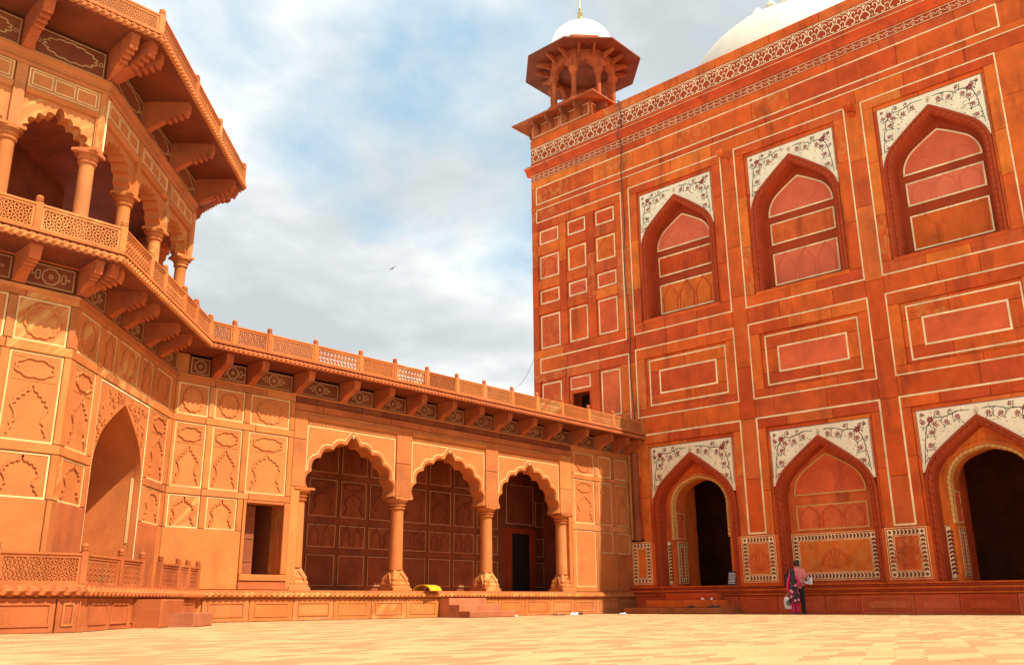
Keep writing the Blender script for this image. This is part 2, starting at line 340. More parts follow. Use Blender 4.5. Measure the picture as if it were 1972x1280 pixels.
# ---------------------------------------------------------------- places
XF,YA=30.0,21.3
JX=10.55; L1,L2=4.9,5.9; T=math.tan(R(22.5)); Q=math.sqrt(.5)
FA=frame(0,YA,0)                       # gallery wall: u = X
FF=frame(XF,YA,-PI/2)                  # great facade: u grows towards the camera
C1=(JX-L2*Q,YA-L2*Q)
F1=frame(C1[0],C1[1],0); F2=frame(JX,YA,PI/4); F3=frame(JX,YA,PI/2)
F0=frame(C1[0]-L1,C1[1],-PI/4)
# ---------------------------------------------------------------- ground
gm=MB().add([(-400,-400,-.02),(500,-400,-.02),(500,500,-.02),(-400,500,-.02)],[(0,1,2,3)])
ground=gm.build('ground','ground_mortar',I4,fix=False); ground['kind']='structure'
def paving():
    # elongated hexagon flags laid in staggered rows, alternating cream and pink stone
    b=.21; K=.60
    g=.019; tiles=[]
    fx,fy=math.cos(YAW),math.sin(YAW)
    ii=0
    for r in range(-18,260):
        y=r*b*K
        for c in range(-14,110):
            x=(c*1.14+(r%2)*.57)*K
            X=x; Y=y
            f=X*fx+Y*fy; s=X*fy-Y*fx
            if f<3.6 or f>36 or abs(s)>f*.62+2: continue
            if X>XF-.22 or Y>YA-.18: continue
            if X<JX+1.5 and (Y-(YA-1.27))>(X-(JX))*1.0 and Y>C1[1]-.92: continue
            if Y>C1[1]-.9 and X<C1[0]+.3: continue
            tiles.append((f,X,Y))
    tiles.sort()
    def hexpts(k):
        # bent hexagon, a little different every time
        j=lambda:random.uniform(-.015,.015)
        return [(x*K,y*K) for x,y in [(-.56+g+j(),j()),(-.24+j(),-b+g),(.24+j(),-b+g),(.56-g+j(),j()),(.24+j(),b-g),(-.24+j(),b-g)]]
    rest={'pave_cream':MB(),'pave_pink':MB()}
    protos={}
    for mt in rest:
        protos[mt]=[]
        for k in range(6):
            P=hexpts(k); n=6; c=.012
            vs=[(x*(1-c/.4),y*(1-c/.2),0) for x,y in P]+[(x,y,-.008) for x,y in P]+[(x,y,-.03) for x,y in P]
            fs=[tuple(range(6))]+[(i+6,(i+1)%6+6,(i+1)%6,i) for i in range(6)]+[(i+12,(i+1)%6+12,(i+1)%6+6,i+6) for i in range(6)]
            protos[mt].append(MB().add(vs,fs))
    meshes={mt:[q.mesh('paving_stone',mt,fix=False) for q in protos[mt]] for mt in protos}
    for n,(f,X,Y) in enumerate(tiles):
        mt='pave_cream' if random.random()<.56 else 'pave_pink'; k=random.randrange(6); z=random.uniform(-.003,.001); fl=random.random()<.5
        if n<290:
            o=put('paving_stone',meshes[mt][k],Matrix.Translation((X,Y,z))@Matrix.Rotation(PI if fl else 0,4,'Z'),ground)
        else:
            s=-1 if fl else 1
            rest[mt].add([(X+s*x,Y+s*y,z+zz) for x,y,zz in protos[mt][k].v],protos[mt][k].f)
    for mt in rest:
        o=rest[mt].build('far_paving',mt,I4,ground,fix=False); o['kind']='stuff'
paving()
# ---------------------------------------------------------------- shared pieces
_lat={}
def lattice(w,h,kind,mat='sand',bw=.024,dep=.05,border=.05):
    key=(round(w,2),round(h,2),kind,mat)
    if key in _lat: return _lat[key]
    b=MB(); x0,x1,z0,z1=border,w-border,border,h-border
    segs=set()
    def S(ax,az,bx,bz):
        k=tuple(sorted(((round(ax,4),round(az,4)),(round(bx,4),round(bz,4))))); segs.add(k)
    ih=z1-z0
    if kind=='hex':
        r=ih/3.5 if ih<.6 else ih/5; hx=r*math.sqrt(3)
        for row in range(-1,int(ih/(1.5*r))+3):
            for c in range(-1,int((x1-x0)/hx)+3):
                cx=x0+c*hx+(row%2)*hx/2; cz=z0+row*1.5*r
                P=[(cx+r*math.cos(PI/6+PI/3*k),cz+r*math.sin(PI/6+PI/3*k)) for k in range(6)]
                Qp=[(cx+.42*r*math.cos(PI/3*k),cz+.42*r*math.sin(PI/3*k)) for k in range(6)]
                for k in range(6):
                    S(*P[k],*P[(k+1)%6]); S(*Qp[k],*Qp[(k+1)%6]); S(*Qp[k],cx+.87*r*math.cos(PI/3*k),cz+.87*r*math.sin(PI/3*k))
    elif kind=='oct':
        n=2; s=ih/n; cc=max(2,round((x1-x0)/s)); sx=(x1-x0)/cc; t=.30
        for i in range(cc):
            for j in range(n):
                cx=x0+(i+.5)*sx; cz=z0+(j+.5)*s
                P=[(cx+sx*.5*qx,cz+s*.5*qz) for qx,qz in ((-.42,-1),(.42,-1),(1,-.42),(1,.42),(.42,1),(-.42,1),(-1,.42),(-1,-.42))]
                for k in range(8):
                    S(*P[k],*P[(k+1)%8])
                    m=((P[k][0]+P[(k+1)%8][0])/2,(P[k][1]+P[(k+1)%8][1])/2)
                    S(m[0],m[1],cx+(m[0]-cx)*.4,cz+(m[1]-cz)*.4)
                Qp=[(cx+sx*.2*math.cos(PI/8+PI/4*k),cz+s*.2*math.sin(PI/8+PI/4*k)) for k in range(8)]
                for k in range(8): S(*Qp[k],*Qp[(k+1)%8])
    else:
        s=ih/3
        for i in range(-4,int((x1-x0)/s)+5):
            xx=x0+i*s
            for j in range(4):
                zz=z0+j*s
                S(xx,zz,xx+s,zz+s); S(xx,zz+s,xx+s*.5,zz+s*.5); S(xx+s,zz+s*.5,xx+s*.5,zz+s*.5) if j%2 else S(xx+s*.5,zz,xx+s*.5,zz+s*.5)
    def clip(ax,az,bx,bz):
        t0,t1=0,1; dx,dz=bx-ax,bz-az
        for p,q in ((-dx,ax-x0),(dx,x1-ax),(-dz,az-z0),(dz,z1-az)):
            if abs(p)<1e-9:
                if q<0: return None
            else:
                t=q/p
                if p<0: t0=max(t0,t)
                else: t1=min(t1,t)
        if t1-t0<1e-3: return None
        return ax+dx*t0,az+dz*t0,ax+dx*t1,az+dz*t1
    for (a,c) in segs:
        q=clip(*a,*c)
        if not q: continue
        dx,dz=q[2]-q[0],q[3]-q[1]; l=math.hypot(dx,dz)
        if l<.012: continue
        nx,nz=-dz/l*bw/2,dx/l*bw/2; y=dep/2
        b.add([(q[0]+nx,-y,q[1]+nz),(q[0]-nx,-y,q[1]-nz),(q[2]-nx,-y,q[3]-nz),(q[2]+nx,-y,q[3]+nz),(q[0]+nx,y,q[1]+nz),(q[0]-nx,y,q[1]-nz),(q[2]-nx,y,q[3]-nz),(q[2]+nx,y,q[3]+nz)],
              [(0,1,2,3),(7,6,5,4),(1,5,6,2),(4,0,3,7)])
    y=dep/2+.012
    b.box(0,w,0,border,-y,y).box(0,w,h-border,h,-y,y).box(0,border,border,h-border,-y,y).box(w-border,w,border,h-border,-y,y)
    b.box(-.01,w+.01,h,h+.035,-y-.02,y+.02)
    me=b.mesh('lattice_panel',mat,fix=False); _lat[key]=me; return me
_post={}
def post_mesh(h,w=.13,mat='sand'):
    k=(h,w,mat)
    if k not in _post:
        b=MB().slab(-w/2,w/2,0,h,-w/2,w/2,.012); b.box(-w/2+.0,w/2,h-.0,h+.002,-w/2,w/2)
        b.lathe([(w*.42,h),(w*.42,h+.015),(w*.52,h+.03),(w*.52,h+.05),(w*.40,h+.055),(w*.50,h+.075),(w*.50,h+.10),(w*.36,h+.125),(w*.12,h+.14)],10)
        _post[k]=b.mesh('rail_post',mat)
    return _post[k]
_lp=['hex','zig','hex','hex','zig']
def railing(P,F,us,z,d,h,kinds=('hex','hex','zig'),mat='sand',ends=(True,True),post=.13):
    for i,u in enumerate(us):
        if (i==0 and not ends[0]) or (i==len(us)-1 and not ends[1]): continue
        put('rail_post',post_mesh(h+.03,post,mat),at(F,u,z,d),P)
    for i,(a,b) in enumerate(zip(us,us[1:])):
        w=b-a-post+.02
        put('lattice_panel',lattice(w,h-.04,kinds[i%len(kinds)],mat),at(F,a+post/2-.01,z,d),P)
_br={}
def bracket_mesh(h,pr,w=.20,mat='bracket_stone'):
    k=(round(h,2),round(pr,2),w,mat)
    if k not in _br:
        p=[(-.02,0),(.10*pr,0),(.16*pr,.05*h)]
        a=(.48*pr,.36*h); p.append((a[0]-.02,a[1]-.02))
        e=(.97*pr,.66*h); nl=4
        for i in range(nl):
            for j in range(5):
                t=(i+j/4.0*.96)/nl; x=a[0]+(e[0]-a[0])*t; z=a[1]+(e[1]-a[1])*t
                k2=.10*h*math.sin(PI*min(1,j/4.0)); p.append((x+k2*.55,z-k2))
        p+=[(1.0*pr,.70*h),(1.0*pr,h),(-.02,h)]
        b=MB().prof(p,-w/2,w/2)
        # side fillets and cap block
        b.box(-w/2-.015,w/2+.015,h*.90,h,.0,pr*.99); b.box(-w/2-.012,w/2+.012,.0,h*.06,-.02,.12*pr)
        _br[k]=b.mesh('bracket',mat)
    return _br[k]
def rope_line(F,u0,u1,z,d,r,tw,mat,P,name='rope_moulding',step=.03):
    n=max(8,int((u1-u0)/step)); pts=[(u0+(u1-u0)*i/n,-d,z) for i in range(n+1)]
    return MB().tube(pts,r,8,rope=tw,amp=.28).build(name,mat,F,P,smooth=False)
def relief_pts(u0,u1,z0,z1):
    """cusped niche outline with flared foot"""
    c=(u0+u1)/2; w=(u1-u0)*.5; h=z1-z0
    arch=cusped(c,w*.74,z0+h*.52,z0+h*.93,4,.05*min(1,h),0,5,.05)
    L=[(c-w*.86,z0+h*.04),(c-w*.82,z0+h*.12),(c-w*.70,z0+h*.17),(c-w*.78,z0+h*.24),(c-w*.58,z0+h*.30),(c-w*.62,z0+h*.42)]
    return L+arch+[(2*c-x,z) for x,z in reversed(L)]
def row_pts(u0,u1,z0,z1):
    c=(u0+u1)/2; w=(u1-u0)/2; zs=z0+(z1-z0)*.52
    return [(c-w*.86,z0),(c-w*.86,zs-.08),(c-w*.97,zs-.03)]+cusped(c,w*.84,zs,z1,3,.035,0,5,.03)+[(c+w*.97,zs-.03),(c+w*.86,zs-.08),(c+w*.86,z0)]
def carved(P,F,u0,u1,z0,z1,d,kind='arch',mat='sand_panel',fr=.032,rw=.037,rh=.028,frame_mat=None):
    if frame_mat is None: frame_mat='inlay' if mat in ('red','red_panel') else 'inlay_tan'
    p=slab(P,F,u0,u1,z0,z1,d,mat,.10,'carved_panel',.001)
    MB().rect(u0+.02,u1-.02,z0+.02,z1-.02,fr,d-.02,d+.008).build('inlay_frame',frame_mat,F,p)
    b=MB(); w=u1-u0; h=z1-z0; iu0,iu1=u0+.09*min(1,w),u1-.09*min(1,w)
    if kind=='arch': b.ribbon(relief_pts(iu0,iu1,z0+.07*h,z1-.10*h),rw,d-.01,d+rh); b.ribbon([((u0+u1)/2,z1-.13*h),((u0+u1)/2,z1-.07*h)],rw,d-.01,d+rh)
    elif kind=='cart_arch':
        zc=z0+h*.68
        b.ribbon(relief_pts(iu0,iu1,z0+.05*h,zc-.03*h),rw,d-.01,d+rh); b.ribbon([(iu0,zc),(iu1,zc)],.012,d-.01,d+.008)
        b.ribbon(lobed((u0+u1)/2,z0+h*.83,w*.33,h*.095,8,.16),rw,d-.01,d+rh,True); b.ribbon([(iu0,z1-.06*h),(iu1,z1-.06*h)],.012,d-.01,d+.008)
    elif kind=='cart': b.ribbon(lobed((u0+u1)/2,(z0+z1)/2,w*.30,h*.34,12,.12),rw,d-.01,d+rh,True)
    elif kind=='row':
        n=3
        for i in range(n):
            a=iu0+(iu1-iu0)*i/n; c=iu0+(iu1-iu0)*(i+1)/n; b.ribbon(row_pts(a+.02,c-.02,z0+.05,z1-.08),rw,d-.01,d+rh)
    elif kind=='pair':
        m=(u0+u1)/2; b.ribbon(relief_pts(iu0,m-.02,z0+.05,z1-.06),rw,d-.01,d+rh); b.ribbon(relief_pts(m+.02,iu1,z0+.05,z1-.06),rw,d-.01,d+rh)
    if b.v: b.build('carved_relief',mat,F,p)
    return p
def medallion(P,F,u0,u1,z0,z1,d,mat,long=False):
    p=slab(P,F,u0,u1,z0,z1,d,mat,.08,'frieze_panel',.001); b=MB(); c=(u0+u1)/2; cz=(z0+z1)/2; h=z1-z0; w=u1-u0
    b.rect(u0+.05,u1-.05,z0+.04,z1-.04,.018,d-.01,d+.006)
    if long:
        b.ribbon(lobed(c,cz,w*.33,h*.30,14,.14,84),.024,d-.01,d+.006,True)
        for s in (-1,1): b.ribbon(lobed(c+s*w*.42,cz,.035,.035,4,.1,16),.016,d-.01,d+.006,True)
    else:
        r=h*.30; b.ribbon(lobed(c,cz,r,r,8,.10,48),.020,d-.01,d+.006,True); b.ribbon(lobed(c,cz,r*.22,r*.22,6,.1,20),.02,d-.01,d+.006,True)
        if w>h*1.7:
            for s in (-1,1):
                b.ribbon(lobed(c+s*(r+.09),cz,.035,.075,4,.3,24),.016,d-.01,d+.006,True); b.ribbon([(c+s*(r+.14),cz),(c+s*(r+.20),cz+.02),(c+s*(r+.20),cz-.02),(c+s*(r+.14),cz)],.014,d-.01,d+.006)
    b.build('frieze_inlay','frieze_tan',F,p); return p
def column(P,F,u,z0,z1,zcap,d,r,mat='sand',n=16,base_h=.0,base_w=.0):
    """round shaft with moulded capital and a flared lotus base: shaft, capital, base"""
    M=at(F,u,0,d)
    sh=MB().lathe([(r*1.02,z0),(r*1.0,z0+.1),(r*.93,z1-.08),(r*.93,z1)],n).build('column',mat,M,P,smooth=True)
    c=MB().lathe([(r*.95,z1-.02),(r*1.15,z1),(r*1.18,z1+.03),(r*1.0,z1+.05),(r*1.0,z1+.07),(r*1.22,z1+.09),(r*1.28,z1+.13),(r*1.1,z1+.15),(r*1.35,z1+.20),(r*1.62,zcap-.10),(r*1.66,zcap-.06)],n)
    s=r*1.55; c.box(-s,s,zcap-.06,zcap,-s,s); c.build('capital',mat,M,sh,smooth=True)
    if base_h:
        b=MB(); w=base_w/2
        b.box(-w,w,z0-base_h,z0-base_h+.09,-w,w)
        lv=[(.97,.09),(.97,.12),(.90,.14),(.93,.20),(.90,.24),(.80,.28),(.84,.33),(.80,.38),(.70,.43),(.62,.49),(.52,.56),(.47,base_h)]
        vs=[]; q8=[]
        for f_,z in lv:
            h_=w*f_; e_=h_*.86
            vs+=[(e_,-h_,z0-base_h+z),(h_,-e_,z0-base_h+z),(h_,e_,z0-base_h+z),(e_,h_,z0-base_h+z),(-e_,h_,z0-base_h+z),(-h_,e_,z0-base_h+z),(-h_,-e_,z0-base_h+z),(-e_,-h_,z0-base_h+z)]
        b.add(vs,[(j*8+i,j*8+(i+1)%8,(j+1)*8+(i+1)%8,(j+1)*8+i) for j in range(len(lv)-1) for i in range(8)]+[tuple(range((len(lv)-1)*8,len(lv)*8))])
        for k in range(4):                     # carved leaf outline on each face
            rot=Matrix.Rotation(PI/2*k,3,'Z'); o_=[]
            for x,z in ((-.62,.15),(-.62,.26),(-.50,.34),(-.30,.42),(0,.52),(.30,.42),(.50,.34),(.62,.26),(.62,.15)):
                fz=[f_ for f_,zz in lv if zz<=z+.001][-1]; o_.append(rot@Vector((x*w*.8,-w*fz-.004,z0-base_h+z)))
            b.tube(o_,.018,5)
        b.build('column_base',mat,M,sh)
    return sh
def arch_wall(P,F,u0,u1,zs,zt,curve,d0,d1,mat,name='arch_spandrel'):
    poly=[(u0,zs),(u0,zt),(u1,zt),(u1,zs)]+list(reversed(curve))
    return MB().prism(poly,d0,d1).build(name,mat,F,P)
def prow(P,F,U0,U1,z0,z1,cols,mat='sand'):
    """one row of panels between U0 and U1: stiles are slabs proud of the carved panels; kind None leaves an opening"""
    edge=[U0]+[x for c in cols for x in c[:2]]+[U1]
    for i in range(0,len(edge),2):
        if edge[i+1]-edge[i]>.03: slab(P,F,edge[i],edge[i+1],z0,z1,0,mat)
    for a,b,k in cols:
        if k: carved(P,F,a,b,z0,z1,-.035,k)
Z_TOP=(5.05,5.87); Z_MID=(3.23,4.86); Z_LOW=(2.24,3.05)
def rails(P,F,U0,U1,zlist,mat='sand',step=1.4):
    for a,b in zlist: hrow(P,F,U0,U1,a,b,0,mat,step)
# ---------------------------------------------------------------- octagonal tower (left)
ZF=.78                                   # floor level on the plinth
def tower():
    P=thing('octagonal_tower','octagonal red sandstone tower with open upper pavilion and projecting balconies at far left','tower',Matrix.Translation((C1[0]-L1/2,C1[1]+7,0)))
    # plan of the octagon
    V=[]; p=Vector((C1[0]-L1,C1[1])); lens=[L1,L2]*4
    for i in range(8):
        V.append(p.copy()); a=R(45*i); p=p+Vector((math.cos(a),math.sin(a)))*lens[i]
    cen=sum(V,Vector((0,0)))/8
    def off(i,d):                          # vertex i moved outward by d
        a1=R(45*(i-1)-90); a2=R(45*i-90); n1=Vector((math.cos(a1),math.sin(a1))); n2=Vector((math.cos(a2),math.sin(a2)))
        return V[i%8]+(n1+n2)*(d/(1+n1.dot(n2)))
    def oct_slab(name,z0,z1,din,dout,mat,faces=range(8)):
        for i in faces:
            q=[off(i,din),off(i,dout),off(i+1,dout),off(i+1,din)]
            b=MB().add([(v.x,v.y,z0) for v in q]+[(v.x,v.y,z1) for v in q],[(0,1,2,3),(7,6,5,4),(0,4,5,1),(1,5,6,2),(2,6,7,3),(3,7,4,0)]); b.build(name,mat,I4,P)
    frames=[frame(V[i].x,V[i].y,R(45*i)) for i in range(8)]   # u from 0 at the left end
    # ---- lower walls behind the panels
    F1b=F1; F2b=F2
    MB().box(-L1,0,0,6.85,-.5,-.14).build('wall',"sand",F1,P)
    w=MB(); w.box(-L2,-4.5,0,6.85,-.5,-.14); w.box(-1.5,0,0,6.85,-.5,-.14); w.box(-4.5,-1.5,4.9,6.85,-.5,-.14); w.build('wall','sand',F2,P)
    MB().box(-L2,0,0,6.85,-.5,0).build('wall','sand',F0,P)
    # ---- face 1
    cols=[(-4.75,-3.75),(-3.55,-2.45),(-2.25,-1.22),(-1.06,-.12)]
    for (z0,z1),k in ((Z_TOP,'cart'),(Z_MID,'cart_arch'),(Z_LOW,'arch')): prow(P,F1,-L1,.02,z0,z1,[(a,b,k) for a,b in cols])
    rails(P,F1,-L1,.02,[(Z_LOW[1],Z_MID[0]),(Z_MID[1],Z_TOP[0]),(Z_TOP[1],6.08)])
    for a,b in ((-4.9,-3.65),(-3.65,-2.35),(-2.35,-1.15),(-1.15,-.09),(-.09,.02)): slab(P,F1,a,b,ZF,Z_LOW[0],0,'sand_worn' if random.random()<.3 else 'sand')
    # ---- face 2 with the pointed doorway
    prow(P,F2,-L2+.0,0,*Z_TOP,[(-5.7,-4.72,'cart'),(-4.48,-3.86,'arch'),(-3.72,-2.5,'cart'),(-2.3,-1.6,'arch'),(-1.4,-.27,'cart')])
    prow(P,F2,-L2,0,*Z_MID,[(-5.66,-4.67,'cart_arch'),(-4.44,-1.57,None),(-1.36,-.24,'cart_arch')])
    prow(P,F2,-L2,0,*Z_LOW,[(-5.65,-4.65,'arch'),(-4.44,-1.57,None),(-1.36,-.24,'arch')])
    rails(P,F2,-L2,0,[(Z_MID[1],Z_TOP[0]),(Z_TOP[1],6.08)]); rails(P,F2,-L2,-4.44,[(Z_LOW[1],Z_MID[0])]); rails(P,F2,-1.57,0,[(Z_LOW[1],Z_MID[0])])
    slab(P,F2,-L2,-5.66,ZF,Z_LOW[0],0,'sand'); slab(P,F2,-5.66,-4.44,ZF,Z_LOW[0],0,'sand_worn'); slab(P,F2,-1.57,-.3,ZF,Z_LOW[0],0,'sand_worn'); slab(P,F2,-.3,0,ZF,Z_LOW[0],0,'sand')
    pa=pointed(-3.005,1.36,ZF,3.0,4.6,.95)
    sp=MB().prism([(-4.44,ZF),(-4.44,4.86),(-1.57,4.86),(-1.57,ZF)]+list(reversed(pa)),-.16,-.03).build('arch_spandrel','sand_panel',F2,P)
    MB().ribbon([(-4.41,ZF),(-4.41,4.83),(-1.60,4.83),(-1.60,ZF)],.03,-.05,-.022).build('inlay_frame','inlay',F2,sp)
    b=MB()                                  # carved foliage on the spandrel
    for s in (-1,1):
        for k in range(34):
            x=random.uniform(.12,1.32); zlim=4.6-1.15*(x/1.36)**1.6
            z=random.uniform(zlim+.06,4.76)
            if z<zlim+.05: continue
            a=random.uniform(0,6.28); r=random.uniform(.05,.10)
            b.ribbon([(-3.005+s*(x+r*t*math.cos(a+t*2.5)),z+r*t*math.sin(a+t*2.5)) for t in (0,.25,.5,.75,1)],.022,-.04,-.012)
    b.build('carved_foliage','sand_panel',F2,sp)
    MB().sweep(pa,[(0,-.15),(0,-.9),(-.0,-1.3)]).build('arch_reveal','sand_panel',F2,P,smooth=True)
    bw=MB().box(-4.6,-1.4,ZF,5.0,-1.45,-1.3).build('niche_wall','sand_panel',F2,P)
    for a,c in ((-4.3,-3.2),(-3.1,-2.0)):
        carved(P,F2,a,c,3.0,4.2,-1.28,'arch'); carved(P,F2,a,c,1.95,2.9,-1.28,None)
    MB().box(-1.66,-1.642,1.75,3.5,-.24,-.18).build('inlay_strip','inlay_tan',F2,P)
    # ---- frieze between the balcony brackets, brackets, balcony slab, rail
    for F,us,rng in ((F1,[-4.6,-3.65,-2.35,-1.13],(-L1,0)),(F2,[-4.60,-3.79,-2.41,-1.50],(-L2,0))):
        ed=[rng[0]]+us+[rng[1]]
        for a,c in zip(ed,ed[1:]):
            if c-a>.45: medallion(P,F,a+.10,c-.10,6.10,6.58,-.01,'eave_stain_shade')
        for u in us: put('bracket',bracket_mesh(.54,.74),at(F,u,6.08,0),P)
    # diagonal corner brackets
    for i,da in ((1,(-22.5,0,22.5)),(0,(-22.5,0,22.5))):
        v=off(i+0,0)
        for a in da:
            put('bracket',bracket_mesh(.54,.80 if a==0 else .76,.15),Matrix.Translation((v.x,v.y,6.08))@Matrix.Rotation(R(45*i-22.5+a),4,'Z'),P)
    MB().prof([(0,5.98),(.05,6.0),(.05,6.06),(0,6.08)],-L1,0).build('string_course','sand',F1,P); MB().prof([(0,5.98),(.05,6.0),(.05,6.06),(0,6.08)],-L2,0).build('string_course','sand',F2,P)
    for F,a0,a1 in ((F1,-L1,0),(F2,-L2,0)):
        e=T*.86; le=-e; re=e if F is F1 else -e
        sl=MB().add([(a0,0,6.62),(a1,0,6.62),(a1+re,-.86,6.62),(a0+le,-.86,6.62),(a0,0,6.80),(a1,0,6.80),(a1+re,-.86,6.80),(a0+le,-.86,6.80)],[(3,2,1,0),(4,5,6,7),(3,7,6,2),(0,3,7,4),(1,5,6,2),(0,4,5,1)][:6])
        sl.build('balcony_slab','eave_stain_shade',F,P)
        rope_line(F,a0+le,a1+re,6.70,.885,.062,7,'sand',P)
        MB().box(a0+le,a1+re,6.80,6.86,.72,.92).build('balcony_edge','sand',F,P)
    railing(P,F1,[-4.7,-3.7,-2.4,-1.22,T*.8],6.86,.80,.5,('hex','hex','hex'),ends=(True,True))
    railing(P,F2,[-L2-T*.8,-4.70,-3.85,-2.47,-1.55,-T*.8-.02],6.86,.80,.5,('zig','hex','zig','hex','hex'),ends=(False,False))
    # ---- upper pavilion
    oct_slab('floor_slab',6.60,6.84,-3.2,-.02,'red',(0,1,2,7,3))
    oct_slab('ceiling_slab',10.55,10.68,-3.6,-.05,'red_dark')
    oct_slab('inner_wall',6.84,10.75,-3.3,-2.9,'red_dark')
    for fi,n in ((0,3),(1,3),(2,3),(7,3),(3,3),(4,3),(5,3),(6,3)):
        F=frames[fi]; Lf=lens[fi]; bw_=Lf/n; full=fi in (0,1,2)
        for k in range(n+1):
            if k==n: continue               # corner column shared with the next face
            u=k*bw_
            column(P,F,u+(.0 if k else 0),6.84,8.86,9.14,-.22,.155,'sand',14)
        for k in range(n):
            a,c=k*bw_,(k+1)*bw_; m=(a+c)/2
            cur=cusped(m,bw_/2-.24,9.08,9.72,4,.085,0,6,.07)
            e0=.04 if k==0 else 0
            arch_wall(P,F,a+(.0),c,9.08,9.92,cur,-.42,-.06,'sand_panel')
            if not full: continue
            MB().prof([(-.10,9.86),(.0,9.88),(.05,9.94),(.05,9.98),(-.10,9.98)],a+.12,c-.12).build('lintel_moulding','sand',F,P)
            MB().box(a-.10,a+.10,9.14,10.42,-.12,.02).build('pilaster','sand',F,P)
            s_=slab(P,F,a+.11,c-.11,9.99,10.42,0,'sand_panel',.12,'frieze_panel')
            w3=(c-a-.36)/3; b=MB(); b.rect(a+.15,c-.15,10.02,10.40,.022,-.01,.007)
            for q in range(3): b.rect(a+.19+q*w3+.02,a+.19+(q+1)*w3-.04,10.08,10.34,.022,-.01,.007)
            b.build('inlay_frame','inlay_tan',F,s_)
            medallion(P,F,a+.10,c-.10,10.74,11.36,.0,'eave_stain_shade',True)
            if k: put('bracket',bracket_mesh(.72,1.0,.19),at(F,a,10.72,0),P)
        if full:
            MB().prof([(-.1,10.42),(.04,10.42),(.07,10.47),(.04,10.52),(.04,10.60),(.09,10.66),(.09,10.72),(-.1,10.72)],-.03,Lf+.03).build('cornice','sand',F,P)
            MB().box(.03,.085,9.2,10.36,.0,.028).build('inlay_strip','inlay',F,P); MB().box(Lf-.085,Lf-.03,9.2,10.36,.0,.028).build('inlay_strip','inlay',F,P)
            MB().box(Lf-.14,Lf,9.14,10.42,-.12,.02).build('pilaster','sand',F,P)
        else:
            MB().box(0,Lf,9.92,11.40,-.42,-.02).build('wall','sand',F,P)
        if full:
            MB().box(-.0,Lf,10.70,11.40,-.42,-.09).build('wall','red_carved',F,P)
    for i in (1,2,0):
        v=off(i,0)
        for a in (-22.5,0,22.5):
            put('bracket',bracket_mesh(.72,1.08 if a==0 else 1.02,.17),Matrix.Translation((v.x,v.y,10.72))@Matrix.Rotation(R(45*i-22.5+a),4,'Z'),P)
    oct_slab('eave_slab',11.42,11.56,-.45,1.12,'eave_stain_shade')
    oct_slab('roof_slab',11.30,11.42,-7.2,-.44,'sand')
    for fi in (0,1,2):
        F=frames[fi]; Lf=lens[fi]; e=T*1.12; n=3; bw_=Lf/n
        rope_line(F,-e,Lf+e,11.47,1.15,.058,7,'sand',P)
        MB().box(-e,Lf+e,11.56,11.61,.98,1.17).build('balcony_edge','sand',F,P)
        railing(P,F,[-T*1.08]+[k*bw_ for k in range(1,n)]+[Lf+T*1.08],11.61,1.08,.42,('hex','zig','hex') if fi else ('hex',),ends=(fi==0,True))
    dr=MB()
    dv=[(cen.x+(v.x-cen.x)*.62,cen.y+(v.y-cen.y)*.62) for v in V]
    dr.add([(x,y,11.4) for x,y in dv]+[(x,y,13.6) for x,y in dv],[tuple(range(8,16))]+[(i,(i+1)%8,(i+1)%8+8,i+8) for i in range(8)]); dr.build('drum','red',I4,P)
    # ---- plinth with roll moulding and sunk panels
    d=.92; e=T*d
    for F,a0,a1 in ((F1,-L1-e,e),(F2,-L2-e,.62)):
        MB().box(a0,a1,0,.60,-.3,d-.10).build('plinth','sand_worn',F,P)
        MB().add([(a0,.3,.60),(a1-.0,.3,.60),(a1,-d,.60),(a0,-d,.60),(a0,.3,.78),(a1,.3,.78),(a1,-d,.78),(a0,-d,.78)],[(3,2,1,0),(4,5,6,7),(3,7,6,2),(0,3,7,4),(1,5,6,2),(0,4,5,1)]).build('plinth_top','sand_worn',F,P)
        rope_line(F,a0,a1,.665,d+.0,.075,5,'sand_worn',P)
    for F,ed in ((F1,[-4.7,-2.6,-1.35,-.02,.36]),(F2,[-6.25,-5.95,-4.95,-3.95,-2.95,-1.9,-.8,.3])):
        for a,c in zip(ed,ed[1:]):
            p=slab(P,F,a+.01,c-.01,.0,.56,d-.05,'sand_worn',.06,'plinth_panel',.0)
            if c-a>.3: MB().rect(a+.12,c-.10,.12,.46,.035,d-.07,d-.03).build('panel_moulding','sand_worn',F,p)
    return P
TOWER=tower()
def low_rail(label,F,us,M,kinds,extra=None):
    P=thing('stone_railing',label,'railing',M,'low pierced stone railings on the tower plinth')
    railing(P,F,us,ZF+.0,.80,.52,kinds,'sand_worn',post=.12)
    if extra: railing(P,*extra,ZF,.80,.52,kinds,'sand_worn',post=.12)
    return P
low_rail('low pierced stone railing in front of the tower, left of the plinth entrance gap',F2,[-4.5,-3.36],at(F2,-4.5,ZF,.8),('oct',),(F1,[-4.4,-2.6,-1.05+.0,.36]))
def low_fix():
    P=[o for o in bpy.data.objects if o.name.startswith('stone_railing')][0]
    put('lattice_panel',lattice(1.50,.48,'oct','sand_worn'),at(F2,-6.12,ZF,.80),P)
low_fix()
low_rail('short low stone railing right of the plinth entrance gap, beside the gallery',F2,[-2.24,-1.03,-.31,.5],at(F2,-2.2,ZF,.8),('oct',))
# two-block step below the railing gap
st=thing('stone_steps','two rough stone blocks as steps under the gap in the tower railing','steps',at(F2,-2.9,0,1.3))
for u0,u1,z1,d0,d1,mt in ((-3.75,-2.35,.54,.88,1.42,'sand_worn'),(-3.3,-2.0,.27,1.42,1.95,'brown_step')):
    MB().slab(u0,u1,0,z1,d0,d1,.02).build('step_block',mt,F2,st,fix=False)
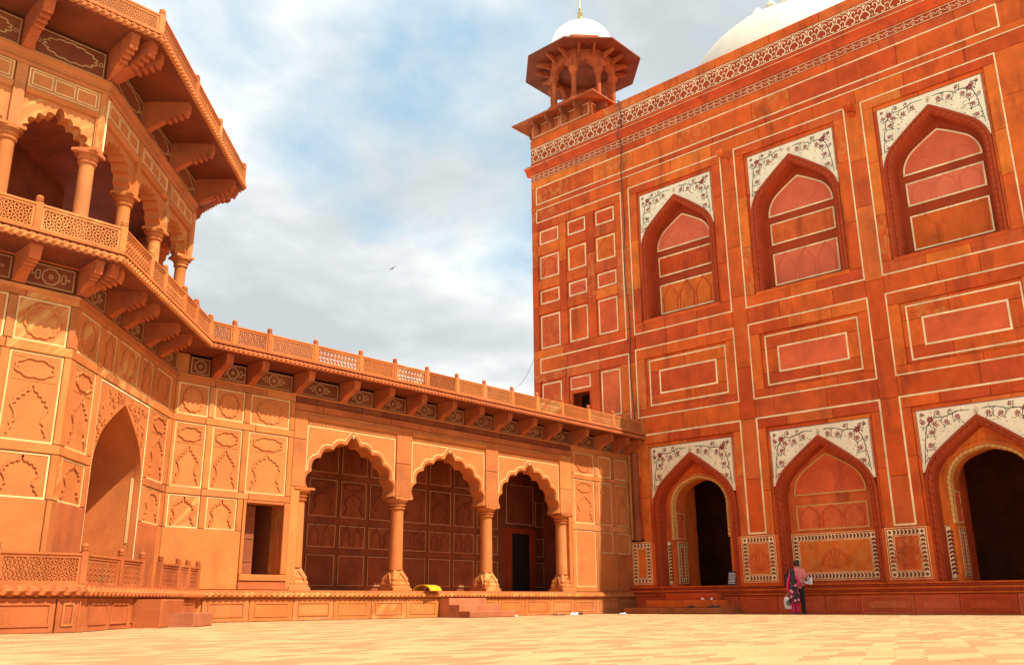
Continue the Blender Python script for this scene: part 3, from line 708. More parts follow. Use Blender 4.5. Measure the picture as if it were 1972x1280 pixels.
# ---------------------------------------------------------------- arcaded gallery (middle)
BX=[11.57,12.62,14.10,15.68,16.98,18.28,19.57,20.83,22.18,23.49,24.85,26.42,27.95,29.0]
def gallery():
    P=thing('arcade_gallery','long sunlit sandstone gallery with three cusped arches and pierced roof railing','gallery',Matrix.Translation((20,YA+2,0)))
    F=FA
    # back wall pieces and the closed box of the gallery
    b=MB(); b.box(10.55,12.78,.0,6.85,-.6,-.14); b.box(13.95,14.25,.0,6.85,-.6,-.14); b.box(12.78,13.95,3.0,6.85,-.6,-.14); b.box(12.78,13.95,0,1.17,-.6,-.14); b.box(26.2,XF,0,6.85,-.6,-.14); b.box(14.25,26.2,5.3,6.85,-.6,-.14); b.build('wall','sand',F,P)
    MB().box(10.55,XF+.5,.0,.775,-3.6,.0).build('gallery_floor','sand_worn',F,P)
    MB().box(10.55,XF,6.3,6.84,-3.6,-.14).build('roof_slab','sand',F,P)
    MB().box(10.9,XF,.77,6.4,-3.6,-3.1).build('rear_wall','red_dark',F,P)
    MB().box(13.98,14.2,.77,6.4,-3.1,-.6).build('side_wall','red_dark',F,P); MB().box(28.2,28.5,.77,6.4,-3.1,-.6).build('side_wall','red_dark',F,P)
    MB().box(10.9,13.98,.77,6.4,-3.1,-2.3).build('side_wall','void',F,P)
    # panelled rear wall seen through the arches
    xs=[14.25,15.55,16.95,18.25,19.6,20.9,22.15,23.3,24.6,26.25]
    xs=[14.3,15.5,16.75,18.0,19.2,20.55,21.9,23.1,24.3,25.6]
    for i,(a,c) in enumerate(zip(xs,xs[1:])):
        door=False
        for (z0,z1),k in (((.96,1.92),None),((2.14,2.86),'pair'),((3.1,4.3),'cart_arch'),((4.5,5.6),'arch')):
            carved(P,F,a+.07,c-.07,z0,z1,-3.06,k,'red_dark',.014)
    # far door at the right end of the rear wall
    df=MB(); df.box(25.95,26.25,.78,3.2,-3.1,-2.98); df.box(27.35,27.65,.78,3.2,-3.1,-2.98); df.box(26.25,27.35,3.0,3.2,-3.1,-2.98); dfo=df.build('door_frame','red_carved',F,P)
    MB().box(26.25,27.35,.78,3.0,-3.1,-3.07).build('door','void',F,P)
    for z0,z1,k in ((.96,1.92,None),(2.14,2.86,'arch'),(3.3,4.3,'arch')): carved(P,F,27.7,28.2,z0,z1,-3.06,k,'red_dark',.022)
    carved(P,F,26.0,27.6,3.35,4.9,-3.06,'arch','red_dark',.022)
    # ---- left panelled bay with the doorway
    c3=[(10.64,11.49),(11.67,12.53),(12.72,13.95)]
    prow(P,F,10.55,14.12,*Z_TOP,[(a,b_,'cart') for a,b_ in c3]); prow(P,F,10.55,14.12,*Z_MID,[(a,b_,'cart_arch') for a,b_ in c3])
    prow(P,F,10.55,12.70,*Z_LOW,[(a,b_,'arch') for a,b_ in c3[:2]])
    rails(P,F,10.55,14.12,[(Z_MID[1],Z_TOP[0]),(Z_TOP[1],6.08)],step=1.2); rails(P,F,10.55,14.12,[(3.05,3.23)],step=1.2)
    slab(P,F,10.55,12.70,.78,2.24,0,'sand'); 
    dr=thing_part(P,F)
    vrow(P,F,12.62+.08,12.80,1.17,3.05,.02,'sand',3); vrow(P,F,13.94,14.12,1.17,3.05,.02,'sand',3); slab(P,F,12.80,13.94,2.97,3.05,.02,'sand'); slab(P,F,12.70,14.12,1.0,1.17,.06,'sand'); slab(P,F,12.70,14.12,.78,1.0,.03,'sand_worn')
    # ---- right panelled bay
    t3=[(26.48,27.70),(27.98,28.80),(29.03,29.88)]
    prow(P,F,26.30,XF,*Z_TOP,[(a,b_,'cart') for a,b_ in t3]); prow(P,F,26.30,XF,*Z_MID,[(a,b_,'cart_arch') for a,b_ in t3])
    prow(P,F,27.85,XF,2.18,2.98,[(a,b_,'arch') for a,b_ in t3[1:]]); slab(P,F,26.30,26.5,.78,2.98,0,'sand'); slab(P,F,27.70,27.85,.78,2.98,0,'sand')
    carved(P,F,26.5,27.70,.95,2.98,-.035,None); slab(P,F,26.5,27.70,.78,.95,0,'sand')
    slab(P,F,27.85,29.0,.78,2.18,0,'sand'); slab(P,F,29.0,XF,.78,2.18,0,'sand_worn')
    rails(P,F,26.30,XF,[(2.98,3.23),(Z_MID[1],Z_TOP[0]),(Z_TOP[1],6.08)],step=1.5)
    # ---- arches
    CU=[14.42,18.16,22.06,25.95]
    for k in range(3):
        a,c=CU[k],CU[k+1]; m=(a+c)/2
        m=(16.2,20.1,24.0)[k]; w=1.50
        cur=cusped(m,w,3.52,4.96,4,.11,0,8,.14)
        sp=arch_wall(P,F,m-1.64,m+1.64,3.52,5.30,cur,-.55,-.06,'sand_panel')
        b=MB(); b.ribbon([(m-1.60,4.05),(m-1.60,5.26),(m+1.60,5.26),(m+1.60,4.05)],.028,-.08,-.052)
        oc=cusped(m,w,3.52,4.96,4,.095,.15,8,.12); n=len(oc); oc=oc[int(n*.06):int(n*.94)+1]
        b.ribbon(oc,.034,-.08,-.048)
        b.lathe([(.01,5.06),(.035,5.08),(.05,5.12),(.045,5.16),(.015,5.20)],10,(m,.05,0))
        b.build('inlay_frame','inlay_tan',F,sp)
        rb=MB(); rb.sweep(cusped(m,w,3.52,4.96,4,.11,.075,8,.13),[(-.05,-.06),(-.045,-.03),(.045,-.03),(.05,-.06)]); rb.build('arch_band','sand',F,sp)
        # recessed surround: mouldings above and at the sides
        MB().prof([(-.08,5.42),(-.02,5.42),(.03,5.48),(.03,5.56),(-.08,5.56)],m-1.66,m+1.66).build('lintel_moulding','sand',F,P)
        slab(P,F,m-1.66,m+1.66,5.30,5.42,-.05,'sand'); hrow(P,F,m-1.66,m+1.66,5.56,5.66,.0,'sand',1.1)
    for a,c in ((14.12,14.56),(17.84,18.46),(21.74,22.36),(25.64,26.30)):
        vrow(P,F,a,c,3.52,5.66,.0,'sand',1.2,.50); b=MB()
    hrow(P,F,14.12,26.30,5.66,5.87,.0,'sand_worn',1.1); hrow(P,F,14.12,26.30,5.87,6.08,.02,'eave_stain_shade',.75)
    for u in CU[1:3]: column(P,F,u,1.38,3.18,3.52,-.30,.212,'sand',20,.61,.72)
    column(P,F,14.56,1.38,3.18,3.52,-.30,.212,'sand',20,.61,.68); column(P,F,25.98,1.38,3.18,3.52,-.30,.212,'sand',20,.61,.68)
    slab(P,F,14.12,14.42,.78,3.52,0,'sand',.5); slab(P,F,26.10,26.30,.78,3.52,0,'sand',.5)
    # ---- frieze, brackets, eave, roof rail
    ed=[10.75]+BX+[29.85]
    for a,c in zip(ed,ed[1:]):
        if c-a>.5: medallion(P,F,a+.11,c-.11,6.10,6.58,-.01,'eave_stain_shade')
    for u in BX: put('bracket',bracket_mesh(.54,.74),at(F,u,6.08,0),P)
    slab(P,F,10.5,10.86,6.08,6.62,-.02,'sand')
    put('bracket',bracket_mesh(.54,.74),at(F,29.82,6.08,0),P)
    MB().prof([(-.1,6.04),(.04,6.05),(.05,6.08),(-.1,6.09)],10.55,XF).build('string_course','sand',F,P)
    e=T*.86
    MB().add([(JX,0,6.62),(XF,0,6.62),(XF,-.86,6.62),(JX+e,-.86,6.62),(JX,0,6.80),(XF,0,6.80),(XF,-.86,6.80),(JX+e,-.86,6.80)],[(3,2,1,0),(4,5,6,7),(3,7,6,2),(0,3,7,4),(1,5,6,2),(0,4,5,1)]).build('eave_slab','eave_stain_shade',F,P)
    rope_line(F,JX+e,XF-.01,6.70,.885,.062,7,'sand_worn',P)
    MB().box(JX+e,XF-.01,6.80,6.86,.72,.92).build('eave_edge','sand_worn',F,P)
    railing(P,F,[JX+T*.8]+BX+[XF-.06],6.86,.80,.5,('hex','hex','hex','zig','hex','zig','hex'))
    # ---- plinth
    MB().box(10.9,XF,0,.60,-.1,.10).build('plinth','sand',F,P)
    MB().box(10.9,XF,.60,.775,-.1,.18).build('plinth_top','sand',F,P); rope_line(F,11.2,XF,.655,.20,.055,6,'sand',P)
    ps=[11.7]+[11.7+1.31*i for i in range(1,14)]+[XF-.03]
    for a,c in zip(ps,ps[1:]):
        p=slab(P,F,a,c,0,.565,.15,'sand',.06,'plinth_panel'); MB().rect(a+.17,c-.17,.13,.45,.03,.13,.165).build('panel_moulding','sand',F,p)
    return P
def thing_part(P,F):
    # dark wooden door standing open inside the left doorway
    d=MB().slab(12.85,13.42,1.17,2.97,-.60,-.55).build('door','red_dark',F,P,fix=False)
    for z in (1.5,2.1,2.6): MB().box(12.90,13.38,z,z+.06,-.55,-.535).build('door_rail','red_dark',F,d)
    q=MB(); q.box(12.55,14.1,1.0,3.2,-1.7,-1.6); q.box(12.55,12.62,1.0,3.2,-1.6,-.60); q.box(14.02,14.1,1.0,3.2,-1.6,-.60); q.box(12.55,14.1,3.12,3.2,-1.6,-.6); q.box(12.55,14.1,1.0,1.10,-1.6,-.6); q.build('door_recess','red_dark',F,P)
    return d
GAL=gallery()
# ---------------------------------------------------------------- great red sandstone building (right)
BAYS=[(.60,5.14),(5.77,10.31),(10.95,15.45)]; BC=[2.87,8.04,13.2]
ZU=(11.08,17.78); ZM=(7.545,10.42); ZL=(2.71,6.84)
_fl={}
def flower_mesh(r,n):
    k=(round(r,3),n)
    if k not in _fl:
        b=MB()
        for i in range(n):
            a=2*PI*i/n; ca,sa=math.cos(a),math.sin(a)
            b.prism([(r*(p*ca-s*sa),r*(p*sa+s*ca)) for p,s in ((.10,0),(.42,.20),(.80,.17),(1,0),(.80,-.17),(.42,-.20))],-.012,.005)
        b.cur=1; b.prism([(r*.14*math.cos(t),r*.14*math.sin(t)) for t in (i*PI/3 for i in range(6))],-.012,.007); b.cur=0
        _fl[k]=b.mesh('inlaid_flower',['inlay_red','inlay_ochre'],fix=False)
    return _fl[k]
def floral_inlay(P,F,c,hw,ztop,d,arch,seed):
    """stone flowers (one object each) with scrolling stems and leaves set into a marble spandrel"""
    rnd=random.Random(seed); b=MB()
    def inside(x,z,m=.05):
        if abs(x)>hw-m or z>ztop-m: return False
        best=None
        for (u0,z0),(u1,z1) in zip(arch,arch[1:]):
            a,e=u0-c,u1-c
            if (a-x)*(e-x)<=0 and a!=e: best=max(best or -9,z0+(z1-z0)*(x-a)/(e-a))
        return best is None or z>best+m
    def rib(pts,w,col):
        b.cur=col; b.ribbon([(c+x,z) for x,z in pts],w,d-.01,d+.004); b.cur=0
    def leaf(x,z,r,a,col):
        b.cur=col; ca,sa=math.cos(a),math.sin(a)
        b.prism([(c+x+r*(p*ca-s*sa),z+r*(p*sa+s*ca)) for p,s in ((0,0),(.35,.22),(.75,.2),(1,.05),(.55,-.06),(.25,-.08))],d-.01,d+.005); b.cur=0
    ctl=[(.10,-.14),(.30,-.13),(.52,-.25),(.74,-.27),(.86,-.50),(.91,-.85),(.95,-1.30),(.975,-1.7)]
    for s in (-1,1):
        P_,_q=bend([(s*hw*x,0,ztop+z) for x,z in ctl],[0]*len(ctl),8); st=[(p.x,p.z) for p in P_ if inside(p.x,p.z,.03)]
        if len(st)<6: continue
        rib(st,.021,2); L=0; nxt=.10; side=1
        def fl(x,z,r,n):
            if inside(x,z,r*.8): put('inlaid_flower',flower_mesh(r,n),F@Matrix.Translation((c+x,-d,z))@Matrix.Rotation(rnd.uniform(0,1.2),4,'Y'),P); return True
        fl(s*hw*.79,ztop-.30,.125,8); fl(s*hw*.93,ztop-.12,.075,6)
        for (x0,z0),(x1,z1) in zip(st,st[1:]):
            dx,dz=x1-x0,z1-z0; l=math.hypot(dx,dz); L+=l
            if L<nxt: continue
            nxt=L+.19; side=-side; dx/=l; dz/=l; nx,nz=-dz*side,dx*side
            for r in (.17,.13,.095):
                cx_,cz_=x0+nx*r+dx*r*.5,z0+nz*r+dz*r*.5
                if inside(cx_,cz_,r*.72): break
            else: continue
            a0=math.atan2(z0-cz_,x0-cx_); turn=side*1.0; pts=[]
            for i in range(15):
                t=i/14; rr=r*(1.12-.62*t); a=a0+turn*t*4.6; q=(cx_+rr*math.cos(a),cz_+rr*math.sin(a))
                if not inside(*q,.022): 
                    if len(pts)>2: rib(pts,.018,2)
                    pts=[]; continue
                pts.append(q)
                if i in (4,8,12):
                    la=a+turn*.6
                    if inside(q[0]+.09*math.cos(la),q[1]+.09*math.sin(la),.015): leaf(q[0],q[1],r*.62,la,(2,2,3)[i//4-1])
            if len(pts)>2: rib(pts,.018,2)
            fl(cx_,cz_,r*.58,6 if r>.12 else 5)
        for _ in range(60):
            x=s*hw*rnd.uniform(.14,.97); z=ztop-rnd.uniform(.05,1.75); a=rnd.uniform(0,6.28)
            if inside(x,z,.04) and inside(x+.09*math.cos(a),z+.09*math.sin(a),.03): leaf(x,z,rnd.uniform(.06,.09),a,rnd.choice((2,2,1,3)))
    b.cur=3; b.ribbon([(c+.065*math.sin(t),ztop-.22+.11*math.cos(t)*(1.15 if math.cos(t)>0 else .8)) for t in (2*PI*i/14 for i in range(14))],.018,d-.01,d+.004,True); b.cur=2; b.ribbon([(c,ztop-.28),(c,ztop-.16)],.03,d-.01,d+.004); b.cur=0
    o=b.build('scroll_inlay',['marble','inlay_red','inlay_green','inlay_ochre'],F,P,fix=False); o['kind']='stuff'
    return o
def chevron_panel(P,F,u0,u1,z0,z1,d,centre='red_panel',bw=.17,relief=False):
    """red slab framed by a band of dark chevrons on pale stone between thin white lines"""
    p=slab(P,F,u0,u1,z0,z1,d,'red',.06,'dado_panel',.0)
    b=MB(); e=.045
    b.rect(u0+e*.5,u1-e*.5,z0+e*.5,z1-e*.5,.016,d-.01,d+.006)
    a0,a1,c0,c1=u0+e+.03,u1-e-.03,z0+e+.03,z1-e-.03
    b.rect(a0+bw/2,a1-bw/2,c0+bw/2,c1-bw/2,bw,d-.02,d+.005); b.rect(a0+bw+.035,a1-bw-.035,c0+bw+.035,c1-bw-.035,.014,d-.01,d+.006)
    b.build('inlay_band','inlay',F,p)
    k=MB(); t=.075
    def chev(cx,cz,hor):
        h=bw*.40
        if hor: q=[(-t/2-.02,h),(t/2-.02,h),(t/2+.02,0),(t/2-.02,-h),(-t/2-.02,-h),(-t/2+.02,0)]
        else: q=[(h,-t/2-.02),(h,t/2-.02),(0,t/2+.02),(-h,t/2-.02),(-h,-t/2-.02),(0,-t/2+.02)]
        k.prism([(cx+x,cz+z) for x,z in q],d-.01,d+.008)
    for zc in (c0+bw/2,c1-bw/2):
        n=int((a1-a0-2*bw)/(t*1.58))
        for i in range(n): chev(a0+bw+(i+.5)*(a1-a0-2*bw)/n,zc,True)
    for uc in (a0+bw/2,a1-bw/2):
        n=int((c1-c0-2*bw)/(t*1.58))
        for i in range(n): chev(uc,c0+bw+(i+.5)*(c1-c0-2*bw)/n,False)
    for uc in (a0+bw/2,a1-bw/2):
        for zc in (c0+bw/2,c1-bw/2): k.prism([(uc-.06,zc),(uc,zc-.06),(uc+.06,zc),(uc,zc+.06)],d-.01,d+.008)
    k.build('chevron_inlay','chev_red',F,p)
    if relief and u1-u0>2*bw+.4:
        r=MB(); cx=(u0+u1)/2; cz=z0+.35
        for i in range(9):
            a=-1.1+2.2*i/8; l=(z1-z0)*.42*(1-.2*abs(a)); r.ribbon([(cx+l*t_*math.sin(a),cz+l*t_*math.cos(a)) for t_ in (.1,.4,.7,1)],.02,d-.01,d+.012)
            r.ribbon(lobed(cx+l*math.sin(a),cz+l*math.cos(a),.05,.05,5,.3,20),.018,d-.01,d+.012,True)
        r.build('carved_relief',centre,F,p)
    return p
def chev_strip(P,F,u0,u1,z0,z1,d):
    p=slab(P,F,u0,u1,z0,z1,d,'inlay',.04,'inlay_band',.0); k=MB(); t=.075; n=int((z1-z0-.2)/(t*1.58)); h=(u1-u0)*.36; uc=(u0+u1)/2
    for i in range(n):
        cz=z0+.1+(i+.5)*(z1-z0-.2)/n; k.prism([(uc+x,cz+z) for x,z in [(h,-t/2-.02),(h,t/2-.02),(0,t/2+.02),(-h,t/2-.02),(-h,-t/2-.02),(0,-t/2+.02)]],d-.01,d+.006)
    k.build('chevron_inlay','chev_red',F,p)
def surround(P,F,path,d,mat='red_carved',depth=-.6,rope='red_carved',inner=-.26):
    """moulded arch surround with a twisted rope, then the reveal"""
    MB().sweep(path,[(.0,d-.10),(.0,d+.03),(-.03,d+.045),(-.09,d+.045),(-.11,d+.01),(-.11,d-.03),(-.21,d-.04),(-.21,d-.02),(inner,d-.03),(inner-.01,depth)]).build('arch_surround',mat,F,P,smooth=True)
    c=[]; n=len(path)
    dense=resample(path,420)
    s=MB()
    def nr(p,q):
        dx,dz=q[0]-p[0],q[1]-p[1]; l=math.hypot(dx,dz) or 1; return (-dz/l,dx/l)
    pts=[]
    for i,(u,z) in enumerate(dense):
        nx,nz=nr(dense[max(0,i-1)],dense[min(len(dense)-1,i+1)]); pts.append((u-nx*.16,-(d+.0),z-nz*.16))
    MB().tube(pts,.056,9,rope=4.5,amp=.24).build('rope_moulding',rope,F,P)
def building():
    P=thing('mosque_building','huge red sandstone mosque building with pointed niches and white inlay at right','building',Matrix.Translation((XF+10,YA-8,0)))
    F=FF; U0,U1=-5.05,16.6
    # ---- hull
    h=MB(); h.box(-5.0,.0,0,22.0,-1.3,-.9); h.box(0,1.0,0,22,-1.3,-.9); h.box(4.75,11.3,0,22,-1.3,-.9); h.box(1.0,4.75,5.6,22,-1.3,-.9); h.box(11.3,15.1,5.6,22,-1.3,-.9); h.box(15.1,27,0,22,-1.3,-.9)
    h.build('wall','red',F,P)
    MB().box(-5.03,27,21.4,21.8,-24,-.1).build('roof_slab','red',F,P); MB().box(-5.04,-4.7,0,22.1,-24,-.13).build('side_wall','red',F,P); MB().box(26.5,27,0,22,-24,-.13).build('side_wall','red',F,P)
    MB().box(-5.0,27,0,22,-24.5,-24).build('rear_wall','red',F,P); MB().box(-5,27,.0,.93,-24,-.1).build('floor_slab','red',F,P); MB().box(-4.9,26.6,.9,12,-7.5,-7.2).build('inner_wall','red_dark',F,P); MB().box(-4.9,26.6,7,7.3,-7.2,-1.3).build('vault_slab','red_carved',F,P)
    MB().box(U1,27,.93,22.16,-.9,0).build('wall','red',F,P)
    # ---- top bands
    hrow(P,F,U0,U1,21.74,22.16,.03,'red',2.2,.9); 
    hrow(P,F,U0,U1,20.93,21.74,0,'red_carved',3.4); hrow(P,F,U0,U1,20.66,20.93,.02,'red',2.6)
    MB().prof([(-.1,20.28),(.04,20.30),(.08,20.36),(.12,20.42),(.12,20.46),(.20,20.54),(.27,20.58),(.27,20.66),(.20,20.69),(-.1,20.69)],U0-.22,27).build('cornice','red',F,P)
    MB().box(U0-.22,27,20.585,20.60,.27,.278).build('inlay_strip','inlay',F,P); MB().box(U0-.05,27,20.72,20.745,.02,.028).build('inlay_strip','inlay',F,P)
    hrow(P,F,U0,U1,19.92,20.28,0,'red_carved',2.9); hrow(P,F,U0,U1,19.54,19.92,.0,'red',2.3); hrow(P,F,U0,U1,18.63,19.54,0,'red',1.9); hrow(P,F,U0,U1,18.33,18.63,.02,'red',2.4); hrow(P,F,U0,U1,17.80,18.33,0,'red',2.0)
    iframe(P,F,-4.72,15.75,18.66,19.52,0,.05); MB().box(U0+.33,U1,18.33,18.365,0,.027).build('inlay_strip','inlay',F,P)
    f=MB()                                     # upper scroll frieze
    for z in (20.97,21.70): f.ribbon([(U0,z),(U1,z)],.03,-.01,.007)
    x=U0+.05
    while x<U1-.5:
        w=.56; c=x+w/2; f.cur=0
        for s in (-1,1):
            ctl=[(.105,.05),(.075,.0),(.02+.10,-.0),(.17,.03),(.195,.10),(.17,.19),(.10,.27),(.06,.35),(.075,.44),(.13,.50),(.19,.50),(.225,.45),(.21,.40)]
            P_,_r=bend([(s*x_,0,z_) for x_,z_ in ctl],[0]*len(ctl),4); f.ribbon([(c+p.x,21.03+p.z) for p in P_],.036,-.01,.007)
            f.ribbon([(c+s*(.245+.03*math.cos(t)),21.30+.04*math.sin(t)) for t in (i*.8 for i in range(7))],.022,-.01,.007)
            f.ribbon([(c+s*.04,21.55),(c+s*.10,21.645),(c+s*.20,21.655),(c+s*.28,21.60)],.022,-.01,.007)
            f.prism([(c+s*.28,21.04),(c+s*.255,21.09),(c+s*.28,21.15),(c+s*.275,21.09)],-.01,.008)
        f.prism([(c-.035,21.50),(c,21.46),(c+.035,21.50),(c+.03,21.60),(c,21.68),(c-.03,21.60)],-.01,.008)
        f.ribbon([(c-.05,21.3),(c,21.38),(c+.05,21.3)],.02,-.01,.007)
        x+=w
    f.build('frieze_inlay','inlay',F,P)
    f=MB()                                     # lower small frieze
    for z in (19.95,20.26): f.ribbon([(U0,z),(U1,z)],.018,-.01,.007)
    x=U0+.05; k=0
    while x<U1-.3:
        f.ribbon([(x,20.06),(x+.07,20.14),(x+.12,20.12),(x+.155,20.21),(x+.19,20.12),(x+.24,20.14),(x+.31,20.06)],.016,-.01,.006)
        f.ribbon(lobed(x+.155,20.04,.035,.03,4,.3,14),.014,-.01,.006,True); x+=.31
    f.build('frieze_inlay','inlay',F,P)
    # ---- bay 0: small square panels
    cu=[(-4.69,-3.38),(-2.99,-1.79),(-1.37,-.17)]; fu=[(-4.57,-3.5),(-2.87,-1.91),(-1.25,-.29)]
    rz=[(16.50,17.32),(14.78,16.02),(13.53,14.32),(11.40,13.10)]
    us=[U0,cu[0][0],cu[0][1],cu[1][0],cu[1][1],cu[2][0],cu[2][1],.58]
    hrow(P,F,U0,.58,17.32,17.80,0,'red',1.6)
    zz=[17.32]+[z for r in rz for z in (r[1],r[0])][1:]
    for i in range(0,8,2): vrow(P,F,us[i],us[i+1],11.40,17.32,0,'red',1.9)
    for (a,c) in cu:
        for (r0,r1) in zip(rz,rz[1:]): slab(P,F,a,c,r1[1],r0[0],0,'red')
    for ci,((a,c),(fa,fc)) in enumerate(zip(cu,fu)):
        for ri,(z0,z1) in enumerate(rz):
            p=slab(P,F,a,c,z0,z1,-.07,random.choice(['red','red_panel']),.10,'recessed_panel',.0)
            g0,g1=z0+.10,z1-.10
            MB().rect(fa,fc,g0,g1,.06,-.09,-.062).build('inlay_frame','inlay',F,p)
            if ri<3:
                b=MB()
                if ri==1: b.ribbon(relief_pts(fa+.06,fc-.06,g0+.06,g1-.06),.026,-.08,-.05)
                else: b.ribbon([(fa+.1+(fc-fa-.2)*t,g0+.15+.22*math.sin(PI*t)+.04*abs(math.sin(6*PI*t))) for t in (i/20 for i in range(21))],.026,-.08,-.05)
                b.build('carved_relief','red',F,p)
    hrow(P,F,U0,.58,10.99,11.40,0,'red',2.0); hrow(P,F,U0,.58,10.31,10.99,0,'red',1.7); hrow(P,F,U0,.58,9.92,10.31,0,'red',1.9)
    MB().ribbon([(-4.72,18.31),(-4.72,17.72),(.17,17.72),(.17,10.98),(-4.6,10.98),(-4.6,10.33),(.24,10.33),(.24,6.9)],.05,-.01,.007).build('inlay_frame','inlay',F,P)
    vrow(P,F,U0,-4.66,7.0,9.92,0,'red',2); vrow(P,F,-3.38,-3.02,7.0,9.92,0,'red',2); vrow(P,F,-1.77,-1.34,7.0,9.92,0,'red',2); vrow(P,F,-.18,.58,2.75,9.92,0,'red',2.2)
    for a,c in ((-4.66,-3.38),(-1.34,-.18)):
        p=slab(P,F,a,c,7.0,9.92,-.07,'red_panel',.10,'recessed_panel',.0); MB().rect(a+.11,c-.11,7.9,9.80,.055,-.09,-.062).build('inlay_frame','inlay',F,p)
    p=slab(P,F,-3.02,-1.77,9.22,9.92,-.07,'red_panel',.10,'recessed_panel',.0); MB().rect(-2.92,-1.87,9.32,9.82,.055,-.09,-.062).build('inlay_frame','inlay',F,p)
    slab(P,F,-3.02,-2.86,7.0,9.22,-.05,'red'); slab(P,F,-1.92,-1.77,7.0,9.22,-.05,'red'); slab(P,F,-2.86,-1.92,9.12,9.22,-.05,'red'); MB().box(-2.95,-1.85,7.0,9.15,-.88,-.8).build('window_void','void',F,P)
    MB().box(-2.86,-1.92,7.0,7.6,-.5,-.1).build('window_sill','red',F,P)
    # ---- piers and bands
    for a,c in ((5.14,5.77),(10.31,10.95),(15.45,16.6)): vrow(P,F,a,c,6.84,17.80,.0,'red',2.0); vrow(P,F,a,c,2.66,6.84,.0,'red',2.2)
    for (a,c) in BAYS: hrow(P,F,a,c,10.42,11.08,0,'red',1.6); hrow(P,F,a,c,6.84,7.545,0,'red',1.9)
    for bi,((a,c),m) in enumerate(zip(BAYS,BC)):
        # upper niche
        iframe(P,F,a,c,11.09,17.77,0,.047)
        rc=(m-1.88,m+1.86,11.56,17.43)
        ring(P,F,(a,c,11.08,17.78),rc,0,'red',1.7)
        path=pointed(m,1.76,11.58,14.75,16.80,.80)
        hrow(P,F,rc[0],rc[1],17.26,17.43,-.07,'red',1.9); vrow(P,F,rc[0],m-1.76,11.56,17.26,-.07,'red',2.0); vrow(P,F,m+1.76,rc[1],11.56,17.26,-.07,'red',2.0)
        cut=[p for p in path if p[1]>15.0]
        sp=MB().prism([(m-1.76,15.0),(m-1.76,17.26),(m+1.76,17.26),(m+1.76,15.0)]+list(reversed(cut)),-.2,-.06).build('marble_spandrel','marble',F,P)
        MB().ribbon([(m-1.745,15.5),(m-1.745,17.245),(m+1.745,17.245),(m+1.745,15.5)],.018,-.07,-.054).build('inlay_strip','chev_red',F,sp)
        floral_inlay(sp,F,m,1.70,17.20,-.06,path,bi)
        surround(P,F,path,-.05,depth=-.62)
        MB().box(m-1.78,m+1.78,11.5,17.0,-.75,-.62).build('niche_wall','red_carved',F,P)
        MB().box(m-1.80,m+1.80,11.46,11.60,-.62,.02).build('niche_sill','red',F,P)
        d=-.60; k0,k1=m-1.27,m+1.27
        lun=pointed(m,1.27,14.70,14.72,16.06,.80)
        lp=MB().prism(lun,d-.05,d+.02).build('lunette_panel','lunette_pink',F,P)
        MB().ribbon(lun[1:-1]+[lun[-1],lun[0]],.055,d,d+.032,True).build('inlay_frame','inlay',F,lp)
        b=MB()
        for q in (-.72,0,.72):
            hgt=15.5 if q==0 else 15.15; b.ribbon(cusped(m+q,.30,14.95 if q==0 else 14.85,hgt,3,.04,0,5,.04),.025,d,d+.035)
        b.ribbon([(m-.4,14.80),(m-.2,14.9),(m,14.86),(m+.2,14.9),(m+.4,14.80)],.02,d,d+.03); b.build('carved_relief','lunette_pink',F,lp)
        carved(P,F,k0,k1,13.52,14.38,d+.02,'row' if bi!=1 else None,('red','red','lunette_pink')[bi],.055,.026,.018,'inlay')
        carved(P,F,k0,k1,11.88,13.14,d+.02,'row',('red','lunette_pink','red')[bi],.055,.026,.018,'inlay')
        # middle sunk panel
        iframe(P,F,a,c,7.555,10.41,0,.047)
        st=(m-1.86,m+1.88,7.86,9.98)
        ring(P,F,(a,c,7.545,10.42),st,0,'red',1.8)
        ring(P,F,st,(m-1.19,m+1.38,8.44,9.36),-.08,'red',1.9)
        iframe(P,F,m-1.67,m+1.82,8.0,9.84,-.08,.055)
        p=slab(P,F,m-1.19,m+1.38,8.44,9.36,-.08,'red_panel',.12,'centre_panel'); MB().rect(m-1.19,m+1.38,8.44,9.36,.06,-.1,-.071).build('inlay_frame','inlay',F,p)
        # lower arch
        rc=(m-1.93,m+1.93,2.66,6.45)
        hrow(P,F,a,c,6.45,6.84,0,'red',1.7); vrow(P,F,a,rc[0],2.66,6.45,0,'red',1.9); vrow(P,F,rc[1],c,2.66,6.45,0,'red',1.9)
        path=pointed(m,1.82,.94,3.85,5.95,.80)
        hrow(P,F,rc[0],rc[1],6.30,6.45,-.06,'red',1.9); vrow(P,F,rc[0],m-1.82,2.66,6.30,-.06,'red',2); vrow(P,F,m+1.82,rc[1],2.66,6.30,-.06,'red',2)
        cut=[p for p in path if p[1]>4.3]
        sp=MB().prism([(m-1.82,4.3),(m-1.82,6.30),(m+1.82,6.30),(m+1.82,4.3)]+list(reversed(cut)),-.2,-.05).build('marble_spandrel','marble',F,P)
        MB().ribbon([(m-1.80,4.6),(m-1.80,6.285),(m+1.80,6.285),(m+1.80,4.6)],.018,-.06,-.044).build('inlay_strip','chev_red',F,sp)
        floral_inlay(sp,F,m,1.76,6.25,-.05,path,bi+7)
        surround(P,F,path,-.04,depth=-.52)
